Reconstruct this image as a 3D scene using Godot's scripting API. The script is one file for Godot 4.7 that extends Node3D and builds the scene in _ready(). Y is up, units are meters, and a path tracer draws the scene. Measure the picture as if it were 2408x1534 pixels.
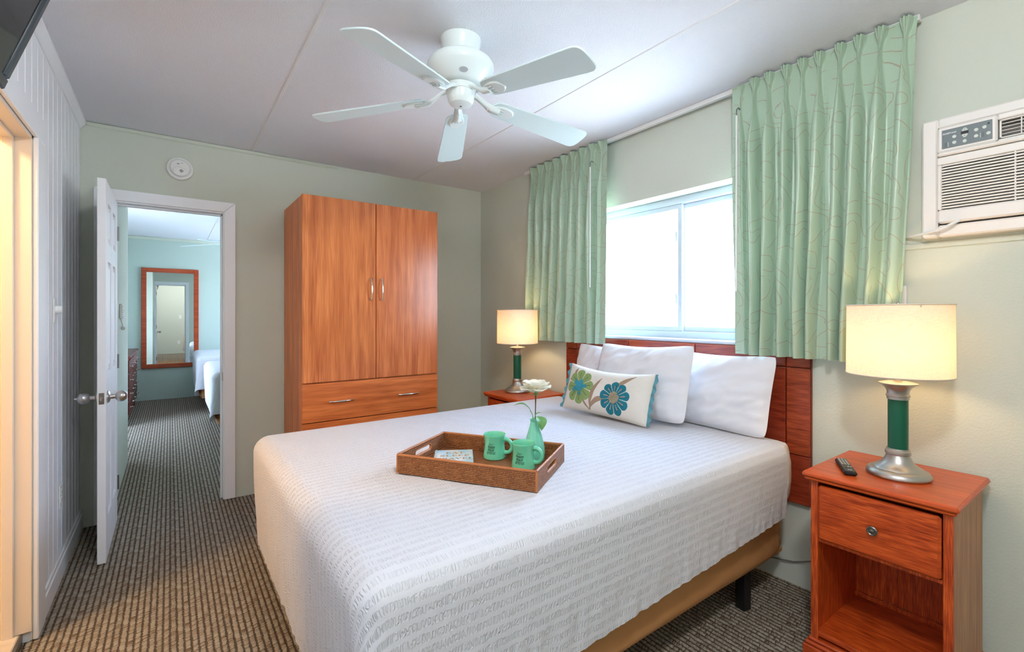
extends Node3D

# ---------------------------------------------------------------- mesh builder
class M:
	var v := PackedVector3Array()
	var n := PackedVector3Array()
	var t := PackedVector2Array()
	var ix := PackedInt32Array()

	func vert(p: Vector3, nn: Vector3, uv := Vector2.ZERO) -> int:
		v.append(p)
		n.append(nn)
		t.append(uv)
		return v.size() - 1

	# a, b, c run counter-clockwise seen from the side that "out" points to (turned over if not)
	func tri(a: Vector3, b: Vector3, c: Vector3, out: Vector3) -> void:
		var nn := (b - a).cross(c - a)
		if nn.dot(out) < 0.0:
			var k := b
			b = c
			c = k
			nn = -nn
		nn = nn.normalized()
		var i := vert(a, nn)
		vert(b, nn)
		vert(c, nn)
		ix.append_array(PackedInt32Array([i, i + 2, i + 1]))

	func quad(a: Vector3, b: Vector3, c: Vector3, d: Vector3, out: Vector3) -> void:
		var nn := (b - a).cross(c - a)
		if nn.length() < 1e-12:
			nn = (c - a).cross(d - a)
		if nn.dot(out) < 0.0:
			var k := b
			b = d
			d = k
			nn = -nn
		nn = nn.normalized()
		var i := vert(a, nn, Vector2(0, 0))
		vert(b, nn, Vector2(1, 0))
		vert(c, nn, Vector2(1, 1))
		vert(d, nn, Vector2(0, 1))
		ix.append_array(PackedInt32Array([i, i + 2, i + 1, i, i + 3, i + 2]))

	# box from its corners lo..hi with chamfered edges
	func box(lo: Vector3, hi: Vector3, bev := 0.0, xf := Transform3D()) -> M:
		var c := (lo + hi) / 2.0
		var h := ((hi - lo) / 2.0).abs()
		bev = minf(bev, minf(h.x, minf(h.y, h.z)) * 0.95)
		var P := {}
		for sx in [-1, 1]:
			for sy in [-1, 1]:
				for sz in [-1, 1]:
					var s := Vector3(sx, sy, sz)
					var a := []
					for k in 3:
						var q := Vector3(h.x - bev, h.y - bev, h.z - bev)
						q[k] = h[k]
						a.append(xf * (c + q * s))
					P[Vector3i(sx, sy, sz)] = a
		for k in 3:
			var k1 := (k + 1) % 3
			var k2 := (k + 2) % 3
			for s in [-1, 1]:
				var g := []
				for o in [[-1, -1], [1, -1], [1, 1], [-1, 1]]:
					var e := Vector3i()
					e[k] = s
					e[k1] = o[0]
					e[k2] = o[1]
					g.append(P[e][k])
				var out := Vector3.ZERO
				out[k] = s
				quad(g[0], g[1], g[2], g[3], xf.basis * out)
			if bev > 0.0:
				for s1 in [-1, 1]:
					for s2 in [-1, 1]:
						var e0 := Vector3i()
						e0[k] = -1
						e0[k1] = s1
						e0[k2] = s2
						var e1 := e0
						e1[k] = 1
						var out2 := Vector3.ZERO
						out2[k1] = s1
						out2[k2] = s2
						quad(P[e0][k1], P[e1][k1], P[e1][k2], P[e0][k2], xf.basis * out2)
		if bev > 0.0:
			for e in P:
				tri(P[e][0], P[e][1], P[e][2], xf.basis * Vector3(e))
		return self

	# profile of (radius, height), outside from the bottom up
	func lathe(pr: Array, seg := 32, xf := Transform3D(), sharp := 35.0) -> M:
		var m := pr.size()
		var sn := []
		for i in m - 1:
			var d: Vector2 = pr[i + 1] - pr[i]
			sn.append(Vector2(d.y, -d.x).normalized())
		for i in m - 1:
			var na: Vector2 = sn[i]
			var nb: Vector2 = sn[i]
			if i > 0 and rad_to_deg(absf(sn[i - 1].angle_to(sn[i]))) < sharp:
				na = (sn[i - 1] + sn[i]).normalized()
			if i < m - 2 and rad_to_deg(absf(sn[i + 1].angle_to(sn[i]))) < sharp:
				nb = (sn[i + 1] + sn[i]).normalized()
			var base := v.size()
			for k in seg + 1:
				var a := TAU * k / seg
				var ca := cos(a)
				var sa := sin(a)
				var A: Vector2 = pr[i]
				var B: Vector2 = pr[i + 1]
				vert(xf * Vector3(A.x * ca, A.y, A.x * sa), (xf.basis * Vector3(na.x * ca, na.y, na.x * sa)).normalized(), Vector2(float(k) / seg, A.y))
				vert(xf * Vector3(B.x * ca, B.y, B.x * sa), (xf.basis * Vector3(nb.x * ca, nb.y, nb.x * sa)).normalized(), Vector2(float(k) / seg, B.y))
			for k in seg:
				var q := base + k * 2
				ix.append_array(PackedInt32Array([q, q + 3, q + 1, q, q + 2, q + 3]))
		return self

	# rows of points; the normal is d(row) x d(column) unless flipped
	func grid(nu: int, nv: int, f: Callable, uvf = null, flip := false, wrap := false) -> M:
		var base := v.size()
		var P := PackedVector3Array()
		P.resize((nu + 1) * (nv + 1))
		for i in nu + 1:
			for j in nv + 1:
				P[i * (nv + 1) + j] = f.call(float(i) / nu, float(j) / nv)
		for i in nu + 1:
			for j in nv + 1:
				var i0 := maxi(i - 1, 0)
				var i1 := mini(i + 1, nu)
				if wrap and i == 0: i0 = nu - 1
				if wrap and i == nu: i1 = 1
				var j0 := maxi(j - 1, 0)
				var j1 := mini(j + 1, nv)
				var du := P[i1 * (nv + 1) + j] - P[i0 * (nv + 1) + j]
				var dv := P[i * (nv + 1) + j1] - P[i * (nv + 1) + j0]
				if wrap and i == 0: du = P[(nv + 1) + j] - P[(nu - 1) * (nv + 1) + j]
				var nn := du.cross(dv).normalized()
				if flip: nn = -nn
				if nn.length() < 0.5: nn = Vector3.UP
				var p := P[i * (nv + 1) + j]
				vert(p, nn, uvf.call(float(i) / nu, float(j) / nv) if uvf != null else Vector2(float(i) / nu, float(j) / nv))
		for i in nu:
			for j in nv:
				var a := base + i * (nv + 1) + j
				var b := a + nv + 1
				if flip:
					ix.append_array(PackedInt32Array([a, b, b + 1, a, b + 1, a + 1]))
				else:
					ix.append_array(PackedInt32Array([a, b + 1, b, a, a + 1, b + 1]))
		return self

	func tube(pts: Array, rad, seg := 10, caps := true, squash := 1.0) -> M:
		var m := pts.size()
		var up := Vector3.UP
		var first: Vector3 = (pts[1] - pts[0]).normalized()
		if absf(first.dot(up)) > 0.9: up = Vector3.RIGHT
		var side := first.cross(up).normalized()
		var base := v.size()
		for i in m:
			var d: Vector3 = (pts[mini(i + 1, m - 1)] - pts[maxi(i - 1, 0)]).normalized()
			side = (side - d * side.dot(d)).normalized()
			var up2 := side.cross(d)
			var r: float = rad[i] if rad is Array else rad
			for k in seg + 1:
				var a := TAU * k / seg
				var o := side * cos(a) + up2 * sin(a) * squash
				vert(pts[i] + o * r, o.normalized(), Vector2(float(k) / seg, float(i) / (m - 1)))
		for i in m - 1:
			for k in seg:
				var a := base + i * (seg + 1) + k
				var b := a + seg + 1
				ix.append_array(PackedInt32Array([a, a + 1, b + 1, a, b + 1, b]))
		if caps:
			for e in 2:
				var i := 0 if e == 0 else m - 1
				var d: Vector3 = (pts[0] - pts[1]) if e == 0 else (pts[m - 1] - pts[m - 2])
				for k in seg:
					tri(pts[i], v[base + i * (seg + 1) + k], v[base + i * (seg + 1) + k + 1], d)
		return self

	# flat outline in x, y pushed from z0 to z1, front edge chamfered by bev (towards the outline's middle)
	func prism(poly: PackedVector2Array, z0: float, z1: float, xf := Transform3D(), bev := 0.0) -> M:
		var tr := Geometry2D.triangulate_polygon(poly)
		var cw := Geometry2D.is_polygon_clockwise(poly)
		var m := poly.size()
		var inner := poly.duplicate()
		if bev > 0.0:
			for i in m:
				var a := poly[(i + m - 1) % m]
				var b := poly[i]
				var c := poly[(i + 1) % m]
				var e := ((b - a).normalized() + (c - b).normalized()).normalized()
				var o := Vector2(-e.y, e.x)
				if cw: o = -o
				inner[i] = b + o * bev
		for i in range(0, tr.size(), 3):
			var a := inner[tr[i]]
			var b := inner[tr[i + 1]]
			var c := inner[tr[i + 2]]
			tri(xf * Vector3(a.x, a.y, z1), xf * Vector3(b.x, b.y, z1), xf * Vector3(c.x, c.y, z1), xf.basis * Vector3(0, 0, z1 - z0))
			a = poly[tr[i]]
			b = poly[tr[i + 1]]
			c = poly[tr[i + 2]]
			tri(xf * Vector3(a.x, a.y, z0), xf * Vector3(b.x, b.y, z0), xf * Vector3(c.x, c.y, z0), xf.basis * Vector3(0, 0, z0 - z1))
		var zs := z1 - signf(z1 - z0) * bev
		for i in m:
			var j := (i + 1) % m
			var a := poly[i]
			var b := poly[j]
			var out := Vector3(b.y - a.y, a.x - b.x, 0)
			if cw: out = -out
			quad(xf * Vector3(a.x, a.y, z0), xf * Vector3(b.x, b.y, z0), xf * Vector3(b.x, b.y, zs), xf * Vector3(a.x, a.y, zs), xf.basis * out)
			if bev > 0.0:
				var c := inner[i]
				var d := inner[j]
				quad(xf * Vector3(a.x, a.y, zs), xf * Vector3(b.x, b.y, zs), xf * Vector3(d.x, d.y, z1), xf * Vector3(c.x, c.y, z1), xf.basis * out)
		return self

	func add(o: M, xf: Transform3D) -> M:
		var base := v.size()
		for i in o.v.size():
			vert(xf * o.v[i], (xf.basis * o.n[i]).normalized(), o.t[i])
		for i in o.ix:
			ix.append(base + i)
		return self

	func mesh() -> ArrayMesh:
		var a := []
		a.resize(Mesh.ARRAY_MAX)
		a[Mesh.ARRAY_VERTEX] = v
		a[Mesh.ARRAY_NORMAL] = n
		a[Mesh.ARRAY_TEX_UV] = t
		a[Mesh.ARRAY_INDEX] = ix
		var m := ArrayMesh.new()
		m.add_surface_from_arrays(Mesh.PRIMITIVE_TRIANGLES, a)
		return m

# ---------------------------------------------------------------- helpers
var mats := {}
var taken := {}
var font: Font

func V(x: float, y: float, z: float) -> Vector3:
	return Vector3(x, y, z)

func numbered(called: String) -> String:
	var k: int = taken.get(called, 0)
	taken[called] = k + 1
	return called if k == 0 else "%s_%03d" % [called, k]

func thing(called: String, label: String, category: String, at := Vector3.ZERO, turn := 0.0, group := "") -> Node3D:
	var o := Node3D.new()
	o.name = numbered(called)
	add_child(o)
	o.position = at
	o.rotation.y = turn
	o.set_meta("label", label)
	o.set_meta("category", category)
	if group: o.set_meta("group", group)
	return o

func part(parent: Node3D, called: String, m, mat: Material, label := "", xf := Transform3D()) -> MeshInstance3D:
	var o := MeshInstance3D.new()
	o.name = called
	o.mesh = m.mesh() if m is M else m
	o.material_override = mat
	o.transform = xf
	parent.add_child(o, true)
	if label: o.set_meta("label", label)
	return o

func struct_root(called: String, label: String, category: String) -> Node3D:
	var o := thing(called, label, category)
	o.set_meta("kind", "structure")
	return o

func single(called: String, label: String, category: String, m: M, mat: Material, group := "") -> MeshInstance3D:
	var o := part(self, numbered(called), m, mat, label)
	o.set_meta("category", category)
	if group: o.set_meta("group", group)
	return o

func struct_mesh(called: String, label: String, category: String, m: M, mat: Material) -> MeshInstance3D:
	var o := single(called, label, category, m, mat)
	o.set_meta("kind", "structure")
	return o

func copy(o: Node3D, label: String, at: Vector3, turn: float, called := "") -> Node3D:
	var c := o.duplicate()
	c.name = numbered(called if called else str(o.name).get_slice("_0", 0))
	add_child(c)
	c.position = at
	c.rotation.y = turn
	c.set_meta("label", label)
	return c

func smat(key: String, col: Color, rough := 0.6, metal := 0.0, spec := 0.5) -> StandardMaterial3D:
	var m := StandardMaterial3D.new()
	m.resource_name = key
	m.albedo_color = col
	m.roughness = rough
	m.metallic = metal
	m.metallic_specular = spec
	mats[key] = m
	return m

func rgb8(r: int, g: int, b: int) -> Color:
	return Color8(r, g, b)

func planar(m: StandardMaterial3D, sc: Vector3, in_world := false, off := Vector3.ZERO) -> StandardMaterial3D:
	m.uv1_triplanar = true
	m.uv1_world_triplanar = in_world
	m.uv1_scale = sc
	m.uv1_offset = off
	m.uv1_triplanar_sharpness = 8.0
	return m

func bump(m: StandardMaterial3D, t: Texture2D, cm: float) -> StandardMaterial3D:
	m.heightmap_enabled = true
	m.heightmap_texture = t
	m.heightmap_scale = cm
	return m

func tex(w: int, h: int, f: Callable) -> ImageTexture:
	var d := PackedByteArray()
	d.resize(w * h * 3)
	var k := 0
	for j in h:
		for i in w:
			var c: Color = f.call(float(i) / w, float(j) / h)
			d[k] = clampi(int(c.r * 255.0 + 0.5), 0, 255)
			d[k + 1] = clampi(int(c.g * 255.0 + 0.5), 0, 255)
			d[k + 2] = clampi(int(c.b * 255.0 + 0.5), 0, 255)
			k += 3
	return ImageTexture.create_from_image(Image.create_from_data(w, h, false, Image.FORMAT_RGB8, d))

func noise(freq: float, sd: int, oct := 3, kind := FastNoiseLite.TYPE_SIMPLEX_SMOOTH) -> FastNoiseLite:
	var f := FastNoiseLite.new()
	f.noise_type = kind
	f.seed = sd
	f.frequency = freq
	f.fractal_type = FastNoiseLite.FRACTAL_FBM if oct > 1 else FastNoiseLite.FRACTAL_NONE
	f.fractal_octaves = oct
	return f

# value of a noise over the unit square that repeats at its edges
func rep(f: FastNoiseLite, x: float, y: float, sx: float, sy: float) -> float:
	var m := 0.2
	var a := f.get_noise_2d(x * sx, y * sy)
	var bx := clampf((x - 1.0 + m) / m, 0, 1)
	var by := clampf((y - 1.0 + m) / m, 0, 1)
	if bx > 0.0:
		a = lerpf(a, f.get_noise_2d((x - 1.0) * sx, y * sy), bx)
	if by > 0.0:
		var b := f.get_noise_2d(x * sx, (y - 1.0) * sy)
		if bx > 0.0:
			b = lerpf(b, f.get_noise_2d((x - 1.0) * sx, (y - 1.0) * sy), bx)
		a = lerpf(a, b, by)
	return a

func noise_tex(freq: float, sd: int, oct := 3, size := 512, kind := FastNoiseLite.TYPE_SIMPLEX_SMOOTH) -> NoiseTexture2D:
	var t := NoiseTexture2D.new()
	t.width = size
	t.height = size
	t.seamless = true
	t.noise = noise(freq, sd, oct, kind)
	return t

func text_m(words: String, em: float, depth := 0.0004, width_of := "sans", bold := false) -> M:
	var tm := TextMesh.new()
	tm.text = words
	var f := SystemFont.new()
	f.font_names = PackedStringArray(["Droid Serif" if width_of == "serif" else "Droid Sans"])
	if bold: f.font_weight = 700
	tm.font = f
	tm.font_size = 64
	tm.pixel_size = em / 64.0
	tm.depth = depth
	tm.curve_step = 2.0
	var a := tm.get_mesh_arrays()
	var m := M.new()
	m.v = a[Mesh.ARRAY_VERTEX]
	m.n = a[Mesh.ARRAY_NORMAL]
	m.t = a[Mesh.ARRAY_TEX_UV]
	m.ix = a[Mesh.ARRAY_INDEX]
	return m

func at(p: Vector3, e := Vector3.ZERO) -> Transform3D:
	return Transform3D(Basis.from_euler(e), p)

# ---------------------------------------------------------------- the scene
const WX := 2.487    # face of the window wall
const LX := -0.453   # face of the panelled wall
const BZ := -3.94    # face of the wall with the door
const FZ := 1.35     # face of the wall behind the camera
const RZ := -9.2     # far wall of the second bedroom
const CY := 2.54     # ceiling

func _ready() -> void:
	# camera: level, yaw 36 degrees, lens shifted so that the horizon lies at 740 of 1534
	var cam := Camera3D.new()
	cam.name = "camera"
	cam.projection = Camera3D.PROJECTION_FRUSTUM
	cam.near = 0.05
	cam.far = 60.0
	cam.size = 0.05 * 1534.0 / 1104.0
	cam.frustum_offset = Vector2(0, -0.05 * 27.0 / 1104.0)
	cam.position = V(0, 1.33, 0)
	cam.rotation.y = deg_to_rad(-36.06)
	add_child(cam)
	cam.current = true
	# overcast white daylight outside
	var env := Environment.new()
	env.background_mode = Environment.BG_SKY
	var sm := ProceduralSkyMaterial.new()
	sm.sky_top_color = Color(0.64, 0.75, 0.90)
	sm.sky_horizon_color = Color(0.88, 0.94, 1.0)
	sm.ground_bottom_color = Color(0.80, 0.86, 0.92)
	sm.ground_horizon_color = Color(0.92, 0.96, 1.0)
	sm.sky_energy_multiplier = 1.0
	sm.ground_energy_multiplier = 0.9
	var sky := Sky.new()
	sky.sky_material = sm
	env.sky = sky
	env.background_energy_multiplier = 23.0
	env.tonemap_mode = Environment.TONE_MAPPER_LINEAR
	env.tonemap_exposure = 1.14
	env.sdfgi_enabled = true
	env.ssao_enabled = true
	env.ssil_enabled = true
	var we := WorldEnvironment.new()
	we.name = "world"
	we.environment = env
	add_child(we)
	make_materials()
	room_shell()
	doors_and_trim()
	windows()
	second_room()
	wardrobe()
	bed()
	headboard()
	pillows()
	curtains()
	nightstands()
	lamps()
	fans()
	air_conditioner()
	wall_bits()
	tray_set()

const LAMP := Color(1.0, 0.83, 0.61)

func wood(key: String, col: Color, horizontal: bool, scale: float, off: Vector3, rough: float) -> StandardMaterial3D:
	var m := smat(key, col, rough)
	if key.begins_with("red_h") or key.begins_with("red_v") or key.begins_with("head"):
		m.albedo_texture = mats.bold_h_tex if horizontal else mats.bold_v_tex
	else:
		m.albedo_texture = mats.wood_h_tex if horizontal else mats.wood_v_tex
	planar(m, V(scale, scale, scale), false, off)
	return m

func make_materials() -> void:
	var f1 := noise(1.0, 11, 4)
	var f2 := noise(1.0, 12, 2)
	var f3 := noise(1.0, 13, 3)
	var grain := func(x: float, y: float) -> Color:
		var l := 0.86 + 0.16 * rep(f1, x, y, 0.9, 22.0) + 0.12 * rep(f2, x, y, 5.0, 190.0) + 0.06 * rep(f3, x, y, 3.0, 7.0)
		l = clampf(l, 0.30, 1.0)
		return Color(pow(l, 0.8), pow(l, 1.25), pow(l, 1.6))
	var grain2 := func(x: float, y: float) -> Color:
		var l := 0.82 + 0.20 * rep(f1, x, y, 3.0, 26.0) + 0.26 * rep(f2, x, y, 7.0, 150.0) + 0.08 * rep(f3, x, y, 6.0, 9.0)
		l = clampf(l, 0.30, 1.0)
		return Color(pow(l, 0.8), pow(l, 1.3), pow(l, 1.7))
	mats.bold_h_tex = tex(512, 512, grain2)
	mats.bold_v_tex = tex(512, 512, func(x: float, y: float): return grain2.call(y, x))
	mats.wood_h_tex = tex(512, 512, grain)
	mats.wood_v_tex = tex(512, 512, func(x: float, y: float): return grain.call(y, x))
	wood("cherry_v", rgb8(240, 148, 84), false, 0.75, V(0.1, 0.2, 0.3), 0.25)
	wood("cherry_v2", rgb8(238, 144, 84), false, 0.75, V(0.55, 0.6, 0.3), 0.25)
	wood("cherry_h", rgb8(236, 138, 74), true, 0.9, V(0.3, 0.1, 0.0), 0.33)
	wood("cherry_side", rgb8(240, 148, 84), false, 0.8, V(0.7, 0.4, 0.2), 0.45)
	wood("red_h", rgb8(220, 98, 40), true, 1.6, V(0.2, 0.3, 0.1), 0.33)
	wood("red_v", rgb8(220, 98, 40), false, 1.6, V(0.4, 0.2, 0.6), 0.38)
	wood("red_top", rgb8(220, 98, 40), true, 1.3, V(0.6, 0.1, 0.2), 0.3)
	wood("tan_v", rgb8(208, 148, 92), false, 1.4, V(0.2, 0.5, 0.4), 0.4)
	wood("red_edge", rgb8(220, 98, 40), true, 1.6, V(0.2, 0.7, 0.4), 0.3)
	wood("dark_v", rgb8(134, 58, 32), false, 1.5, V(0.1, 0.7, 0.4), 0.5)
	for k in 3:
		wood("head_%d" % k, [rgb8(168, 72, 40), rgb8(158, 64, 38), rgb8(176, 80, 42)][k], true, 1.2, V(0.23 * k, 0.37 * k, 0.3 * k), 0.32)
	wood("mahogany", rgb8(110, 48, 34), true, 1.2, V(0.1, 0.1, 0.5), 0.35)
	wood("mirror_wood", rgb8(190, 84, 42), true, 1.0, V(0.4, 0.1, 0.5), 0.35)
	# paint
	var wall_h := noise_tex(0.035, 21, 4)
	var w := smat("wall", rgb8(208, 213, 199), 0.75, 0.0, 0.35)
	bump(w, wall_h, 0.06)
	planar(w, V(4.5, 4.5, 4.5), true)
	var w2 := smat("wall_far", rgb8(190, 206, 196), 0.75, 0.0, 0.35)
	bump(w2, wall_h, 0.06)
	planar(w2, V(4.5, 4.5, 4.5), true)
	var c := smat("ceiling", rgb8(232, 233, 238), 0.85, 0.0, 0.3)
	bump(c, noise_tex(0.06, 22, 3), 0.16)
	planar(c, V(4.6, 4.6, 3.6), true)
	smat("ceiling_joint", rgb8(228, 228, 228), 0.7)
	smat("white_paint", rgb8(240, 241, 243), 0.42)
	smat("cream_paint", rgb8(226, 214, 198), 0.45)
	smat("groove", rgb8(226, 229, 234), 0.5)
	smat("crown_green", rgb8(206, 212, 196), 0.5)
	# carpet
	var fc := noise(1.0, 31, 2)
	var rows := 8
	var loops := 40
	var rng := RandomNumberGenerator.new()
	rng.seed = 77
	var tone := []
	for i in rows * loops * 2:
		tone.append(rng.randf())
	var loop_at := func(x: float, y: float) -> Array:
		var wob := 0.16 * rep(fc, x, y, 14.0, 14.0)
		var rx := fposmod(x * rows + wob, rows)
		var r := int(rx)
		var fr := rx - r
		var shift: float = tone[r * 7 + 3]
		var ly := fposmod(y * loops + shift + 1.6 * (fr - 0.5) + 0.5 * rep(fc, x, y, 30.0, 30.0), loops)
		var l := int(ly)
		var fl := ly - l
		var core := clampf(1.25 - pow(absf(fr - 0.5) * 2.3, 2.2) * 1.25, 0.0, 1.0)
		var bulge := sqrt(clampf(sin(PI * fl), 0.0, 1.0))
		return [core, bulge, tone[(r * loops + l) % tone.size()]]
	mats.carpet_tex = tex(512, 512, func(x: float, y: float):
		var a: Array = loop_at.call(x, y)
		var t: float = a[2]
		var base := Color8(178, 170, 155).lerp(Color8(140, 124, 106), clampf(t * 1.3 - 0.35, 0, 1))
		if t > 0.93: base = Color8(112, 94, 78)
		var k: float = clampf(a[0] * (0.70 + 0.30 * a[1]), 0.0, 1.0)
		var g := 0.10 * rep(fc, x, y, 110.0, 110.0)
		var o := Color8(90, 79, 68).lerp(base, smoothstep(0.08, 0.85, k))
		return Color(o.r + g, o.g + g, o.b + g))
	mats.carpet_h = tex(512, 512, func(x: float, y: float):
		var a: Array = loop_at.call(x, y)
		var h: float = a[0] * (0.45 + 0.55 * a[1])
		return Color(h, h, h))
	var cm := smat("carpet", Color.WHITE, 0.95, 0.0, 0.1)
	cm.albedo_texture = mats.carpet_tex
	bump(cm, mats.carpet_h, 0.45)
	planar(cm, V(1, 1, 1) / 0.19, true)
	# floor tile of the side room
	var ft := noise(1.0, 33, 4)
	var tl := smat("tile", Color.WHITE, 0.3)
	tl.albedo_texture = tex(256, 256, func(x: float, y: float):
		var q := clampf(0.5 + 0.7 * rep(ft, x, y, 5.0, 5.0), 0, 1)
		return Color8(196, 182, 164).lerp(Color8(232, 224, 212), q))
	planar(tl, V(1.5, 1.5, 1.5), true)
	# textiles
	var fq := noise(1.0, 41, 2)
	mats.seersucker = tex(512, 512, func(x: float, y: float):
		var row := y * 6.0 + 0.10 * rep(fq, x, y, 6.0, 6.0)
		var b := fposmod(row, 1.0)
		var win := smoothstep(0.0, 0.12, b) * (1.0 - smoothstep(0.52, 0.66, b))
		var ph := 20.0 * x + 0.45 * rep(fq, x, y, 6.0, 9.0) + 0.37 * fposmod(floorf(row), 6.0) + 0.5 * rep(fq, x, y, 26.0, 4.0)
		var tick := pow(0.5 + 0.5 * sin(TAU * ph), 0.8)
		var h := 0.45 + 0.06 * rep(fq, x, y, 20.0, 20.0)
		h = lerpf(h, 0.12 + 0.72 * tick, win)
		return Color(h, h, h))
	var cv := smat("coverlet", rgb8(214, 214, 219), 0.85, 0.0, 0.2)
	bump(cv, mats.seersucker, 0.27)
	cv.uv1_scale = V(1, 1, 1) / 0.2
	var sh := smat("sheet", rgb8(236, 235, 234), 0.8, 0.0, 0.25)
	bump(sh, noise_tex(0.012, 43, 3), 0.5)
	planar(sh, V(2, 2, 2))
	smat("pillow", rgb8(228, 229, 234), 0.8, 0.0, 0.25)
	smat("box_fabric", rgb8(188, 136, 88), 0.75, 0.0, 0.25)
	smat("black_plastic", rgb8(16, 16, 18), 0.4)
	smat("black_gap", rgb8(24, 24, 24), 0.6)
	var fs := noise(1.0, 51, 1, FastNoiseLite.TYPE_VALUE_CUBIC)
	var fb := noise(1.0, 52, 2)
	mats.swirl = tex(768, 768, func(x: float, y: float):
		var n0 := rep(fs, x, y, 4.6, 4.6)
		var e := 0.004
		var gx := (rep(fs, x + e, y, 4.6, 4.6) - n0) / e
		var gy := (rep(fs, x, y + e, 4.6, 4.6) - n0) / e
		var gr := maxf(sqrt(gx * gx + gy * gy), 0.8)
		var d := absf(n0 - 0.22) / gr
		var d2 := minf(absf(n0 + 0.30) / gr, absf(n0 + 0.02) / gr)
		var keep := smoothstep(-0.36, -0.28, rep(fb, x, y, 4.0, 4.0))
		var ln := (1.0 - smoothstep(0.0024, 0.0052, minf(d, d2))) * keep
		var g := 0.02 * rep(fb, x, y, 260.0, 60.0)
		return Color(0.672 + g, 0.766 + g, 0.668 + g).lerp(Color8(164, 146, 124), ln * 0.72))
	var cu := smat("curtain", Color.WHITE, 0.34, 0.0, 0.6)
	cu.albedo_texture = mats.swirl
	cu.uv1_scale = V(1, 1, 1) / 0.46
	cu.rim_enabled = true
	cu.rim = 0.35
	cu.rim_tint = 0.6
	cu.backlight_enabled = true
	cu.backlight = Color(0.12, 0.14, 0.12)
	# metal, plastic, glass
	smat("nickel", rgb8(196, 195, 194), 0.3, 1.0)
	smat("bright_nickel", rgb8(224, 220, 212), 0.16, 1.0)
	smat("brushed", rgb8(188, 184, 178), 0.36, 1.0)
	smat("knob_metal", rgb8(130, 128, 122), 0.34, 1.0)
	smat("green_tube", rgb8(2, 86, 60), 0.3)
	smat("fan_white", rgb8(226, 236, 234), 0.28)
	smat("blade_white", rgb8(216, 234, 234), 0.4)
	smat("white_plastic", rgb8(236, 236, 232), 0.35)
	smat("ac_plastic", rgb8(236, 231, 224), 0.4)
	smat("vinyl", rgb8(206, 218, 228), 0.35)
	smat("ac_panel", rgb8(112, 122, 124), 0.35)
	smat("ac_filter", rgb8(122, 122, 120), 0.7)
	smat("button", rgb8(206, 214, 206), 0.4)
	smat("print_white", rgb8(236, 238, 238), 0.5)
	smat("print_black", rgb8(14, 18, 18), 0.6)
	smat("print_gold", rgb8(176, 132, 84), 0.5)
	smat("grey_cable", rgb8(112, 112, 108), 0.5)
	var gl := smat("glass", Color(0.95, 0.98, 1.0, 0.06), 0.02)
	gl.transparency = BaseMaterial3D.TRANSPARENCY_ALPHA
	smat("mirror", Color(0.93, 0.95, 0.94), 0.01, 1.0)
	smat("tv_screen", rgb8(14, 22, 28), 0.06)
	smat("tv_frame", rgb8(46, 54, 60), 0.25)
	# lamp shade
	var fl := noise(1.0, 61, 2)
	var ls := smat("lamp_shade", Color.WHITE, 0.9, 0.0, 0.1)
	ls.albedo_texture = tex(256, 256, func(x: float, y: float):
		var q := 0.91 + 0.05 * rep(fl, x, y, 8.0, 160.0) + 0.04 * rep(fl, x, y, 160.0, 8.0)
		return Color(q, q * 0.975, q * 0.93))
	ls.uv1_scale = V(3, 3, 1)
	ls.backlight_enabled = true
	ls.backlight = Color(0.85, 0.80, 0.72)
	var bu := smat("lamp_bulb", rgb8(255, 240, 220), 0.5)
	bu.emission_enabled = true
	bu.emission = LAMP
	bu.emission_energy_multiplier = 4.0
	# tableware
	var jade := smat("jade_glaze", rgb8(112, 206, 166), 0.16)
	jade.clearcoat_enabled = true
	jade.clearcoat = 0.6
	jade.clearcoat_roughness = 0.05
	var jv := smat("jade_vase", rgb8(120, 208, 180), 0.2)
	jv.clearcoat_enabled = true
	jv.clearcoat = 0.5
	jv.clearcoat_roughness = 0.08
	var pt := smat("petal", rgb8(252, 249, 238), 0.6)
	pt.backlight_enabled = true
	pt.backlight = Color(0.85, 0.84, 0.78)
	var lf := smat("leaf", rgb8(96, 150, 88), 0.5)
	lf.backlight_enabled = true
	lf.backlight = Color(0.35, 0.45, 0.2)
	smat("stem", rgb8(104, 82, 60), 0.6)
	var weave := func(x: float, y: float) -> Array:
		# strands running along x, tied over and under by slanting ones
		var row := y * 10.0
		var r := floorf(row)
		var fr := row - r
		var ph := fposmod(x * 14.0 + 0.5 * fposmod(r, 2.0) + 0.35 * fr, 1.0)
		var strand := sqrt(clampf(sin(PI * fr), 0.0, 1.0))
		var over := sqrt(clampf(sin(PI * ph), 0.0, 1.0))
		var h := strand * (0.12 + 0.88 * over)
		return [h, tone[int(r * 14.0 + floorf(x * 14.0 + 0.5 * fposmod(r, 2.0))) % tone.size()]]
	mats.weave_tex = tex(256, 256, func(x: float, y: float):
		var a: Array = weave.call(x, y)
		var o := Color8(84, 42, 18).lerp(Color8(208, 138, 76).lerp(Color8(168, 98, 48), a[1]), clampf(a[0] * 1.25 - 0.15, 0, 1))
		return o)
	mats.weave_h = tex(256, 256, func(x: float, y: float):
		var a: Array = weave.call(x, y)
		return Color(a[0], a[0], a[0]))
	var rt := smat("rattan", Color.WHITE, 0.45)
	rt.albedo_texture = mats.weave_tex
	bump(rt, mats.weave_h, 0.35)
	planar(rt, V(1, 1, 1) / 0.062)
	var fr2 := noise_tex(0.02, 71, 3, 256)
	var rr := smat("rattan_rim", rgb8(176, 108, 60), 0.4)
	bump(rr, fr2, 0.2)
	planar(rr, V(8, 8, 8))

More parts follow.
